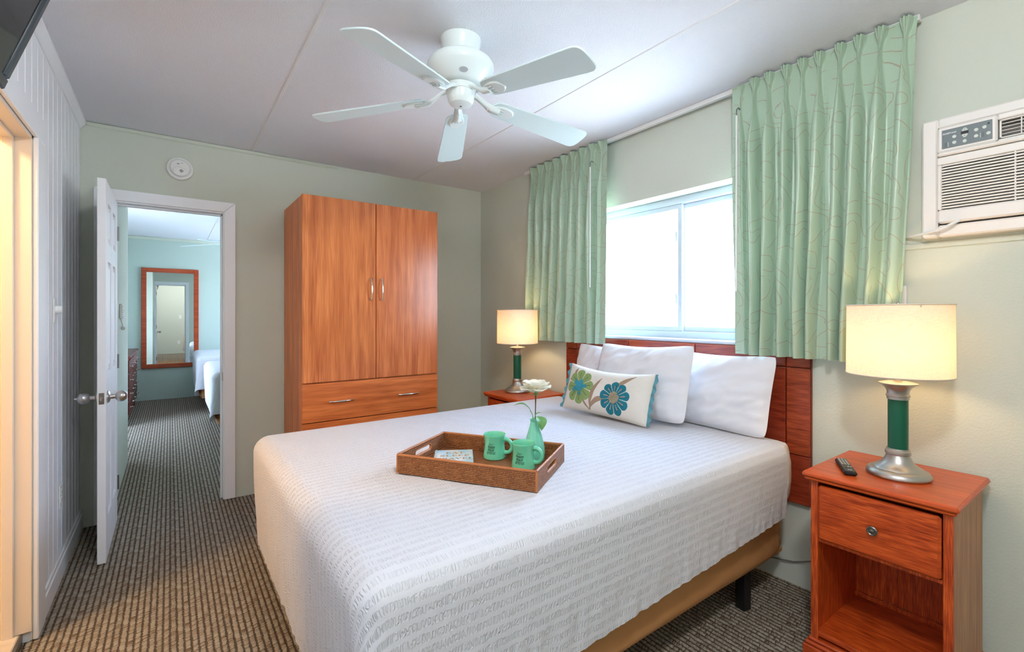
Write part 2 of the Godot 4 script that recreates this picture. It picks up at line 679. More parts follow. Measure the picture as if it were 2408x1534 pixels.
# ---------------------------------------------------------------- walls, floor, ceiling
func room_shell() -> void:
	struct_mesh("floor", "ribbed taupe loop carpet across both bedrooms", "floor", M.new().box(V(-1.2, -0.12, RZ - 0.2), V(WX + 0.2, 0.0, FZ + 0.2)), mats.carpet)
	# ceiling of three plank panels with joint strips between them
	var ce := struct_root("ceiling", "stippled white ceiling of long panels with narrow joints", "ceiling")
	var xs := [-2.2, 0.492, 1.772, WX + 0.2]
	for i in 3:
		part(ce, "panel", M.new().box(V(xs[i] + (0.007 if i > 0 else 0.0), CY, RZ - 0.2), V(xs[i + 1] - (0.007 if i < 2 else 0.0), CY + 0.12, FZ + 0.2)), mats.ceiling)
	for i in [1, 2]:
		part(ce, "joint_strip", M.new().box(V(xs[i] - 0.009, CY - 0.004, RZ - 0.2), V(xs[i] + 0.009, CY + 0.1, FZ + 0.2), 0.003), mats.ceiling_joint)
	# panelled wall on the left, doorway from z -2.70 to -1.92
	var wl := struct_root("wall_left", "white painted wall of grooved vertical boards beside the doorway", "wall")
	var z0 := -2.70
	var z1 := -1.92
	var m := M.new()
	m.box(V(LX - 0.13, 0, BZ), V(LX - 0.008, CY, z0))
	m.box(V(LX - 0.13, 2.06, z0), V(LX - 0.008, CY, z1))
	m.box(V(LX - 0.13, 0, z1), V(LX - 0.008, CY, FZ))
	part(wl, "backing", m, mats.groove)
	var z := -3.965
	var k := 0
	while z < FZ:
		var a := maxf(z, BZ)
		var b := minf(z + 0.107, FZ)
		if b - a > 0.02:
			var lo := 0.0
			if b > z0 + 0.001 and a < z1 - 0.001:
				if a < z0 - 0.01:
					part(wl, "board", M.new().box(V(LX - 0.009, 0.0, a + 0.0025), V(LX, 2.06, z0), 0.003), mats.white_paint)
				if b > z1 + 0.01:
					part(wl, "board", M.new().box(V(LX - 0.009, 0.0, z1), V(LX, 2.06, b - 0.0025), 0.003), mats.white_paint)
				lo = 2.06
			part(wl, "board", M.new().box(V(LX - 0.009, lo, a + 0.0025), V(LX, CY, b - 0.0025), 0.0035), mats.white_paint)
		z += 0.107
		k += 1
	# wall with the door to the second bedroom
	m = M.new()
	m.box(V(-1.2, 0, BZ - 0.14), V(-0.33, CY, BZ))
	m.box(V(0.328, 0, BZ - 0.14), V(WX, CY, BZ))
	m.box(V(-0.33, 2.075, BZ - 0.14), V(0.328, CY, BZ))
	struct_mesh("wall_back", "sage green plaster wall around the bedroom door", "wall", m, mats.wall)
	# window wall with its opening
	m = M.new()
	m.box(V(WX, 0, RZ - 0.2), V(WX + 0.20, CY, -8.8))
	m.box(V(WX, 0, -7.0), V(WX + 0.20, CY, -2.62))
	m.box(V(WX, 0, -8.8), V(WX + 0.20, 0.95, -7.0))
	m.box(V(WX, 2.15, -8.8), V(WX + 0.20, CY, -7.0))
	m.box(V(WX, 0, -0.96), V(WX + 0.20, CY, FZ + 0.2))
	m.box(V(WX, 0, -2.62), V(WX + 0.20, 1.178, -0.96))
	m.box(V(WX, 2.078, -2.62), V(WX + 0.20, CY, -0.96))
	struct_mesh("wall_right", "sage grey plaster wall with the sliding window behind the bed", "wall", m, mats.wall)
	# wall behind the camera
	struct_mesh("wall_front", "sage green plaster wall facing the bedroom door", "wall", M.new().box(V(-2.2, 0, FZ), V(WX, CY, FZ + 0.15)), mats.wall)
	# side room through the doorway on the left
	m = M.new()
	m.box(V(-2.2, 0, -3.15), V(LX - 0.13, CY, -3.0))
	m.box(V(-2.2, 0, -1.3), V(LX - 0.13, CY, -1.15))
	m.box(V(-2.2, 0, -3.0), V(-2.05, CY, -1.3))
	struct_mesh("wall_side_room", "cream plaster walls of the small room past the left doorway", "wall", m, mats.cream_paint)
	struct_mesh("floor_side_room", "pale marble tile floor at the left doorway", "floor", M.new().box(V(-2.05, -0.1, -3.0), V(LX - 0.036, 0.045, -1.3), 0.004), mats.tile)
	struct_mesh("trim_8", "dark metal edge strip where the tile meets the carpet", "edge strip", M.new().box(V(LX - 0.036, 0.0, -2.682), V(LX - 0.026, 0.046, -1.938), 0.003), mats.knob_metal)
	flush_light("warm flush ceiling light in the side room past the doorway", V(-1.15, CY, -2.28), LAMP, 2.2)
	flush_light("unseen ceiling light added near the camera as fill", V(0.45, CY, -0.05), Color(0.97, 0.985, 1.0), 1.8)  # added fill lamp, out of view, brightens bed side, wardrobe and walls

func flush_light(label: String, p: Vector3, col: Color, energy: float) -> void:
	var lt := thing("ceiling_light", label, "light", p, 0.0, "flush ceiling lights")
	part(lt, "base", M.new().lathe([Vector2(0, -0.03), Vector2(0.14, -0.03), Vector2(0.14, -0.0005), Vector2(0, -0.0005)], 28), mats.white_plastic)
	part(lt, "lamp_globe", M.new().lathe([Vector2(0, -0.13), Vector2(0.06, -0.122), Vector2(0.105, -0.09), Vector2(0.125, -0.031)], 28), mats.lamp_bulb)
	var ol := OmniLight3D.new()
	ol.name = "globe_light"
	ol.position = V(0, -0.085, 0)
	ol.light_color = col
	ol.light_energy = energy
	ol.light_size = 0.1
	ol.omni_range = 12.0
	ol.omni_attenuation = 2.0
	ol.shadow_enabled = true
	lt.add_child(ol)

func moulding(parent: Node3D, called: String, lo: Vector3, hi: Vector3, mat: Material, bev := 0.004) -> void:
	part(parent, called, M.new().box(lo, hi, bev), mat)

func doors_and_trim() -> void:
	var wp: Material = mats.white_paint
	# casing and lining of the bedroom doorway
	var t := struct_root("trim_1", "white casing around the open bedroom doorway", "door casing")
	for sd in [0, 1]:
		var zf := BZ if sd == 0 else BZ - 0.14
		var zo := BZ + 0.018 if sd == 0 else BZ - 0.158
		for pl in [[Vector2(0.312, 0.005), Vector2(0.382, 0.005), Vector2(0.382, 2.1325), Vector2(0.312, 2.0625)], [Vector2(-0.388, 0.005), Vector2(-0.318, 0.005), Vector2(-0.318, 2.0625), Vector2(-0.388, 2.1325)], [Vector2(-0.3875, 2.133), Vector2(-0.3175, 2.063), Vector2(0.3115, 2.063), Vector2(0.3815, 2.133)]]:
			part(t, "casing", M.new().prism(PackedVector2Array(pl), zf, zo, Transform3D(), 0.0025), wp)
	moulding(t, "jamb", V(0.306, 0.002, BZ - 0.14), V(0.328, 2.06, BZ), wp, 0.002)
	moulding(t, "jamb", V(-0.33, 0.002, BZ - 0.14), V(-0.308, 2.06, BZ), wp, 0.002)
	moulding(t, "jamb", V(-0.33, 2.054, BZ - 0.14), V(0.328, 2.075, BZ), wp, 0.002)
	moulding(t, "stop", V(0.294, 0.002, BZ - 0.08), V(0.306, 2.054, BZ - 0.045), wp, 0.002)
	moulding(t, "stop", V(-0.308, 0.002, BZ - 0.08), V(-0.296, 2.054, BZ - 0.045), wp, 0.002)
	moulding(t, "stop", V(-0.308, 2.042, BZ - 0.08), V(0.306, 2.054, BZ - 0.045), wp, 0.002)
	part(t, "strike_plate", M.new().box(V(0.3045, 0.855, BZ - 0.035), V(0.3065, 0.915, BZ - 0.005)), mats.knob_metal, "metal strike plate")
	# six panel door standing open at a right angle
	var d := struct_root("door_1", "white six panel door standing open against the panelled wall", "door")
	var xa := -0.311
	var xb := -0.275
	var za := -3.938
	var zb := -3.278
	var w := zb - za
	for e in [[0.0, 0.11], [w / 2 - 0.05, w / 2 + 0.05], [w - 0.11, w]]:
		part(d, "stile", M.new().box(V(xa, 0.012, za + e[0]), V(xb, 2.052, za + e[1]), 0.0015), wp)
	var rails := [[0.012, 0.23], [0.86, 1.02], [1.62, 1.72], [1.94, 2.052]]
	for r in rails:
		for e in [[0.11, w / 2 - 0.05], [w / 2 + 0.05, w - 0.11]]:
			part(d, "rail", M.new().box(V(xa + 0.0002, r[0], za + e[0]), V(xb - 0.0002, r[1], za + e[1])), wp)
	for i in 3:
		for e in [[0.11, w / 2 - 0.05], [w / 2 + 0.05, w - 0.11]]:
			var y0: float = rails[i][1]
			var y1: float = rails[i + 1][0]
			part(d, "panel", M.new().box(V(xa + 0.012, y0, za + e[0]), V(xb - 0.012, y1, za + e[1])).box(V(xa + 0.003, y0 + 0.025, za + e[0] + 0.025), V(xb - 0.003, y1 - 0.025, za + e[1] - 0.025), 0.009), wp)
	part(d, "latch_plate", M.new().box(V(-0.304, 0.855, zb), V(-0.282, 0.915, zb + 0.0015), 0.0006), mats.knob_metal, "metal latch plate on the door edge")
	part(d, "latch_bolt", M.new().box(V(-0.299, 0.873, zb), V(-0.288, 0.894, zb + 0.012), 0.004), mats.nickel)
	for sd in [1, -1]:
		var k := M.new().lathe([Vector2(0.033, 0), Vector2(0.033, 0.006), Vector2(0.026, 0.011), Vector2(0.013, 0.013), Vector2(0.012, 0.034), Vector2(0.018, 0.036), Vector2(0.027, 0.045), Vector2(0.031, 0.058), Vector2(0.029, 0.07), Vector2(0.02, 0.081), Vector2(0.008, 0.085), Vector2(0, 0.085)], 28)
		var xk := xb if sd == 1 else xa
		var kn := part(d, "knob", k, mats.nickel, "satin nickel door knob", at(V(xk, 0.885, -3.34), V(0, 0, -PI / 2 * sd)))
		if sd == -1:
			part(kn, "thumb_turn", M.new().lathe([Vector2(0, 0.084), Vector2(0.006, 0.084), Vector2(0.006, 0.096), Vector2(0, 0.096)], 12), mats.nickel)
	for y in [0.25, 1.03, 1.85]:
		part(d, "hinge", M.new().tube([V(-0.272, y - 0.045, za - 0.002), V(-0.272, y + 0.045, za - 0.002)], 0.006, 10), mats.knob_metal)
	# doorway in the panelled wall
	t = struct_root("trim_2", "white casing and cream lining of the left doorway", "door casing")
	moulding(t, "casing", V(LX, 0.004, -2.83), V(LX + 0.018, 2.055, -2.69), wp)
	moulding(t, "casing", V(LX, 0.004, -1.93), V(LX + 0.018, 2.055, -1.79), wp)
	moulding(t, "casing", V(LX, 2.055, -2.83), V(LX + 0.018, 2.16, -1.79), wp)
	var cp: Material = mats.cream_paint
	moulding(t, "jamb", V(LX - 0.13, 0.045, -2.70), V(LX, 2.06, -2.682), cp, 0.002)
	moulding(t, "jamb", V(LX - 0.13, 0.01, -1.938), V(LX, 2.06, -1.92), cp, 0.002)
	moulding(t, "jamb", V(LX - 0.13, 2.042, -2.70), V(LX, 2.06, -1.92), cp, 0.002)
	moulding(t, "stop", V(LX - 0.085, 0.012, -2.682), V(LX - 0.05, 2.042, -2.67), cp, 0.003)
	moulding(t, "stop", V(LX - 0.085, 2.03, -2.682), V(LX - 0.05, 2.042, -1.938), cp, 0.003)
	# left baseboard and crown
	var b := struct_root("baseboard_left", "white baseboard under the panelled boards", "baseboard")
	moulding(b, "board", V(LX, 0.0, BZ), V(LX + 0.014, 0.095, -2.832), wp, 0.003)
	moulding(b, "cap", V(LX, 0.095, BZ), V(LX + 0.009, 0.118, -2.832), wp, 0.004)
	moulding(b, "board", V(LX, 0.0, -1.788), V(LX + 0.014, 0.095, FZ), wp, 0.003)
	t = struct_root("trim_3", "white cove strip between panelled wall and ceiling", "crown moulding")
	part(t, "strip", M.new().prism(PackedVector2Array([Vector2(0, -0.052), Vector2(0.006, -0.052), Vector2(0.03, -0.016), Vector2(0.03, 0), Vector2(0, 0)]), 0.0, FZ - BZ, at(V(LX, CY, BZ))), wp)
	t = struct_root("trim_4", "sage painted strip between door wall and ceiling", "crown moulding")
	part(t, "strip", M.new().box(V(LX + 0.03, CY - 0.028, BZ), V(1.04, CY - 0.002, BZ + 0.012), 0.004), mats.crown_green)
	part(t, "strip", M.new().box(V(0.60, CY - 0.022, BZ), V(1.10, CY - 0.012, BZ + 0.016), 0.003), mats.crown_green)

func pane_window(called: String, label: String, along_z: bool, c: Vector3, w: float, y0: float, y1: float, split: float) -> void:
	# a two light window; c is the middle of its width, at the face of its frame
	var wn := struct_root(called, label, "window")
	var xf := Transform3D(Basis.from_euler(V(0, -PI / 2 if along_z else 0.0, 0)), c)
	var vn: Material = mats.vinyl
	var f := 0.045
	var h := w / 2
	var fr := M.new()
	fr.box(V(-h, y0, -0.06), V(-h + f, y1, 0), 0.003, xf)
	fr.box(V(h - f, y0, -0.06), V(h, y1, 0), 0.003, xf)
	fr.box(V(-h + f, y0, -0.06), V(h - f, y0 + f, 0), 0.003, xf)
	fr.box(V(-h + f, y1 - f, -0.06), V(h - f, y1, 0), 0.003, xf)
	part(wn, "frame", fr, vn)
	for i in 2:
		var a := -h + f if i == 0 else split - 0.012
		var b := split + 0.012 if i == 0 else h - f
		var zz := -0.008 if i == 0 else -0.034
		var sf := 0.03
		var s := M.new()
		s.box(V(a, y0 + f, zz - 0.022), V(a + sf, y1 - f, zz), 0.002, xf)
		s.box(V(b - sf, y0 + f, zz - 0.022), V(b, y1 - f, zz), 0.002, xf)
		s.box(V(a + sf, y0 + f, zz - 0.022), V(b - sf, y0 + f + sf, zz), 0.002, xf)
		s.box(V(a + sf, y1 - f - sf, zz - 0.022), V(b - sf, y1 - f, zz), 0.002, xf)
		var so := part(wn, "sash", s, vn)
		part(so, "pane", M.new().box(V(a + sf - 0.004, y0 + f + sf - 0.004, zz - 0.014), V(b - sf + 0.004, y1 - f - sf + 0.004, zz - 0.010), 0.0, xf), mats.glass)
		if i == 0:
			for yy in [y0 + 0.28 * (y1 - y0), y0 + 0.72 * (y1 - y0)]:
				part(so, "latch", M.new().box(V(b - sf - 0.012, yy - 0.035, zz), V(b - sf + 0.004, yy + 0.035, zz + 0.012), 0.005, xf), vn)

func windows() -> void:
	pane_window("window_1", "white sliding window above the headboard between the curtains", true, V(WX + 0.118, 0, -1.79), 1.66, 1.178, 2.078, 0.012)
	var s := struct_root("trim_5", "white sill board under the sliding window", "window sill")
	part(s, "sill", M.new().box(V(WX - 0.004, 1.163, -2.62), V(WX + 0.12, 1.182, -0.96), 0.003), mats.vinyl)
	pane_window("window_3", "unseen sliding window added to brighten the second bedroom", true, V(WX + 0.115, 0, -7.9), 1.8, 0.95, 2.15, 0.0)  # added window, out of view, lets more daylight into the second room
	pane_window("window_2", "tall glazed door lighting the second bedroom", true, V(-1.06, 0, -6.7), 0.9, 0.05, 2.1, 0.0)

# ---------------------------------------------------------------- second bedroom
func second_room() -> void:
	var wf: Material = mats.wall_far
	var m := M.new()
	m.box(V(-1.2, 0, RZ - 0.15), V(WX, CY, RZ))
	struct_mesh("wall_far", "pale teal plaster wall behind the tall mirror", "wall", m, wf)
	m = M.new()
	m.box(V(-1.1, 0, RZ), V(-0.95, CY, -7.15))
	m.box(V(-1.1, 0, -6.25), V(-0.95, CY, BZ - 0.14))
	m.box(V(-1.1, 2.1, -7.15), V(-0.95, CY, -6.25))
	m.box(V(-1.1, 0, -7.15), V(-0.95, 0.05, -6.25))
	struct_mesh("wall_far_left", "sage plaster wall of the second bedroom with a glazed door", "wall", m, wf)
	struct_mesh("wall_stub", "sage plaster closet wall just past the bedroom door", "wall", M.new().box(V(-0.95, 0, -5.46), V(-0.308, CY, BZ - 0.14), 0.004), mats.wall)
	var t := struct_root("trim_6", "sage painted strip along the far bedroom ceiling", "crown moulding")
	part(t, "strip", M.new().box(V(-0.95, CY - 0.05, RZ), V(WX, CY - 0.002, RZ + 0.012), 0.004), mats.crown_green)
	# mirror
	var mi := thing("wall_mirror", "tall cherry framed mirror on the far bedroom wall", "mirror", V(0.0, 0, RZ))
	var x0 := -0.36
	var x1 := 0.375
	var y0 := 0.492
	var y1 := 2.055
	var b := 0.066
	for e in [[V(x0, y0, 0.002), V(x0 + b, y1, 0.03)], [V(x1 - b, y0, 0.002), V(x1, y1, 0.03)]]:
		part(mi, "frame_side", M.new().box(e[0], e[1], 0.005), mats.dark_v if false else mats.mirror_wood)
	for e in [[V(x0 + b, y1 - b, 0.002), V(x1 - b, y1, 0.03)], [V(x0 + b, y0, 0.002), V(x1 - b, y0 + b, 0.03)]]:
		part(mi, "frame_rail", M.new().box(e[0], e[1], 0.005), mats.mirror_wood)
	part(mi, "mirror_glass", M.new().box(V(x0 + b - 0.005, y0 + b - 0.005, 0.004), V(x1 - b + 0.005, y1 - b + 0.005, 0.014)), mats.mirror)
	# dresser along the left wall
	var d := thing("dresser", "dark mahogany dresser with round metal knobs beside the mirror", "dresser", V(-0.655, 0, -8.02), PI / 2)
	var w := 1.70
	part(d, "top", M.new().box(V(-w / 2 - 0.02, 0.80, -0.25), V(w / 2 + 0.02, 0.83, 0.275), 0.006), mats.mahogany)
	part(d, "body", M.new().box(V(-w / 2, 0.10, -0.245), V(w / 2, 0.80, 0.245), 0.004), mats.mahogany)
	for sx in [-1, 1]:
		for sz in [-1, 1]:
			part(d, "leg", M.new().box(V(sx * (w / 2 - 0.03) - 0.03, 0.0, sz * 0.21 - 0.03), V(sx * (w / 2 - 0.03) + 0.03, 0.10, sz * 0.21 + 0.03), 0.004), mats.mahogany)
	for r in 4:
		for c in 2:
			var ya := 0.13 + r * 0.165
			var xa := -w / 2 + 0.03 + c * (w / 2 - 0.01)
			var dr := part(d, "drawer", M.new().box(V(xa, ya, 0.245), V(xa + w / 2 - 0.05, ya + 0.15, 0.262), 0.004), mats.mahogany)
			for kx in [0.2, 0.8]:
				part(dr, "knob", M.new().lathe([Vector2(0.007, 0), Vector2(0.006, 0.014), Vector2(0.014, 0.02), Vector2(0.014, 0.028), Vector2(0, 0.031)], 14), mats.bright_nickel, "", at(V(xa + (w / 2 - 0.05) * kx, ya + 0.075, 0.262), V(PI / 2, 0, 0)))
	# dried bouquet on the dresser
	var fl := thing("dried_bouquet", "golden dried flower bouquet in a small vase on the dresser", "flowers", V(-0.60, 0.83, -7.42))
	part(fl, "vase", M.new().lathe([Vector2(0, 0), Vector2(0.035, 0), Vector2(0.05, 0.06), Vector2(0.025, 0.13), Vector2(0.03, 0.15), Vector2(0.02, 0.15), Vector2(0.02, 0.06)], 18), mats.brushed)
	var rng := RandomNumberGenerator.new()
	rng.seed = 5
	var gold := smat("dried_gold", rgb8(190, 172, 88), 0.7)
	for i in 16:
		var dir := V(rng.randf_range(-1, 1), rng.randf_range(0.9, 2.2), rng.randf_range(-1, 1)).normalized()
		var tip := V(0, 0.12, 0) + dir * rng.randf_range(0.13, 0.24)
		var q := M.new().tube([V(0, 0.1, 0), V(0, 0.1, 0).lerp(tip, 0.6) + V(0, 0.015, 0), tip], 0.0015, 5)
		for j in 7:
			var o := V(rng.randf_range(-1, 1), rng.randf_range(-1, 1), rng.randf_range(-1, 1)) * 0.018
			q.lathe([Vector2(0, -0.006), Vector2(0.006, 0), Vector2(0, 0.006)], 6, at(tip + o))
		part(fl, "spray", q, gold)
	# small white chime and plug on the closet wall
	var ch := thing("door_chime", "small white ribbed chime box on the closet wall", "chime", V(-0.308, 1.355, -4.60))
	part(ch, "body", M.new().box(V(0.001, -0.055, -0.05), V(0.02, 0.055, 0.05), 0.004), mats.white_plastic)
	for i in 6:
		part(ch, "rib", M.new().box(V(0.02, -0.045 + i * 0.016, -0.04), V(0.025, -0.037 + i * 0.016, 0.04), 0.002), mats.white_plastic)
	var pl := thing("plug", "white plug with grey prongs hanging on the closet wall", "plug", V(-0.305, 1.225, -4.66))
	part(pl, "cord", M.new().tube([V(0.004, 0.075, 0.05), V(0.012, 0.03, 0.035), V(0.014, 0.012, 0.01)], 0.004, 8), mats.white_plastic)
	part(pl, "body", M.new().box(V(0.002, -0.012, -0.035), V(0.026, 0.014, 0.012), 0.006), mats.white_plastic)
	for e in [-0.006, 0.006]:
		part(pl, "prong", M.new().box(V(0.012, e - 0.001, -0.052), V(0.016, e + 0.001, -0.034)), mats.knob_metal)
	# plates on the wall behind the camera, seen in the mirror
	wall_plate("light_switch", "white switch plate on the wall behind the camera", "light switch", V(0.28, 1.25, FZ), PI)
	wall_plate("power_outlet", "white outlet plate low on the wall behind the camera", "outlet", V(0.24, 0.38, FZ), PI)

func wall_plate(called: String, label: String, category: String, p: Vector3, turn: float) -> Node3D:
	var o := thing(called, label, category, p, turn)
	part(o, "plate", M.new().box(V(-0.036, -0.058, 0.0005), V(0.036, 0.058, 0.006), 0.003), mats.white_plastic)
	if category == "outlet":
		for y in [-0.02, 0.02]:
			var s := part(o, "socket", M.new().lathe([Vector2(0.016, 0), Vector2(0.016, 0.002), Vector2(0, 0.002)], 16), mats.white_plastic, "", at(V(0, y, 0.0058), V(PI / 2, 0, 0)))
			part(s, "slot", M.new().box(V(-0.008, 0.0018, -0.004), V(-0.006, 0.0024, 0.004)).box(V(0.006, 0.0018, -0.004), V(0.008, 0.0024, 0.004)), mats.black_gap)
	elif category == "light switch":
		part(o, "toggle", M.new().box(V(-0.005, -0.01, 0.005), V(0.005, 0.012, 0.014), 0.002), mats.white_plastic)
	return o

# ---------------------------------------------------------------- furniture
func pull(parent: Node3D, p: Vector3, along_x: bool, length: float) -> void:
	var pts := []
	var rad := []
	for i in 21:
		var s := i / 20.0
		var q := s * 2.0 - 1.0
		var out := 0.012 + 0.016 * (1.0 - pow(absf(q), 2.2))
		var k := q * length / 2.0
		pts.append(p + (V(k, 0, out) if along_x else V(0, k, out)))
		var r := 0.0040 + 0.0044 * exp(-pow(q / 0.45, 2.0))
		if absf(q) > 0.86: r = 0.0075
		if absf(q) > 0.95: r = 0.0095
		rad.append(r)
	var m := M.new().tube(pts, rad, 12)
	for s in [-1, 1]:
		var k: float = s * length * 0.465
		var a: Vector3 = p + (V(k, 0, 0) if along_x else V(0, k, 0))
		m.tube([a, a + V(0, 0, 0.014)], 0.0048, 10)
	part(parent, "handle", m, mats.bright_nickel, "curved bright nickel handle")

func wardrobe() -> void:
	var w := 0.99
	var t := thing("wardrobe", "tall cherry laminate wardrobe with two doors over drawers", "wardrobe", V(1.2, 0, -3.64))
	var x0 := -w / 2
	var x1 := w / 2
	var zb := -0.285
	var zf := 0.30
	part(t, "side_panel", M.new().box(V(x0, 0, zb), V(x0 + 0.018, 2.128, zf), 0.001), mats.cherry_side)
	part(t, "side_panel", M.new().box(V(x1 - 0.018, 0, zb), V(x1, 2.128, zf), 0.001), mats.cherry_side)
	part(t, "top_panel", M.new().box(V(x0 + 0.018, 2.10, zb), V(x1 - 0.018, 2.126, zf - 0.002)), mats.cherry_side)
	part(t, "back_panel", M.new().box(V(x0 + 0.018, 0.05, zb), V(x1 - 0.018, 2.10, zb + 0.008)), mats.cherry_side)
	part(t, "floor_panel", M.new().box(V(x0 + 0.018, 0.08, zb + 0.01), V(x1 - 0.018, 0.10, zf - 0.004)), mats.cherry_side)
	part(t, "divider", M.new().box(V(x0 + 0.018, 0.858, zb + 0.01), V(x1 - 0.018, 0.876, zf - 0.004)), mats.cherry_side)
	part(t, "plinth", M.new().box(V(x0 + 0.018, 0.0, zb + 0.02), V(x1 - 0.018, 0.08, zf - 0.02)), mats.cherry_h)
	var dz := 0.32
	for i in 2:
		var a := x0 if i == 0 else 0.0045
		var b := 0.0005 if i == 0 else x1
		if i == 0: b = 0.0
		var d := part(t, "door", M.new().box(V(a, 0.872, zf), V(b, 2.130, dz), 0.0015), mats.cherry_v if i == 0 else mats.cherry_v2)
		pull(d, V(-0.036 if i == 0 else 0.042, 1.511, dz), false, 0.15)
	var ys := [[0.606, 0.864], [0.345, 0.600], [0.085, 0.339]]
	for i in 3:
		var d := part(t, "drawer", M.new().box(V(x0, ys[i][0], zf), V(x1, ys[i][1], dz), 0.0015), mats.cherry_h)
		for x in [-0.247, 0.248]:
			pull(d, V(x, (ys[i][0] + ys[i][1]) / 2.0, dz), true, 0.155)

# outline of the bed at the foot end: near side, round corner, foot, round corner, far side
func bed_outline(x_head: float, x_foot: float, z_near: float, z_far: float, rc: float, p: float) -> Array:
	var l1 := x_head - x_foot - rc
	var la := rc * PI / 2
	var l2 := z_near - z_far - 2 * rc
	var tot := 2 * l1 + 2 * la + l2
	var s := p * tot
	if s < l1:
		return [V(x_head - s, 0, z_near), V(0, 0, 1), 0.0]
	s -= l1
	if s < la:
		var a := s / rc
		return [V(x_foot + rc - sin(a) * rc, 0, z_near - rc + cos(a) * rc), V(-sin(a), 0, cos(a)), a / (PI / 2)]
	s -= la
	if s < l2:
		return [V(x_foot, 0, z_near - rc - s), V(-1, 0, 0), 1.0]
	s -= l2
	if s < la:
		var a := s / rc
		return [V(x_foot + rc - cos(a) * rc, 0, z_far + rc - sin(a) * rc), V(-cos(a), 0, -sin(a)), 1.0 - a / (PI / 2)]
	s -= la
	return [V(x_foot + rc + s, 0, z_far), V(0, 0, -1), 0.0]

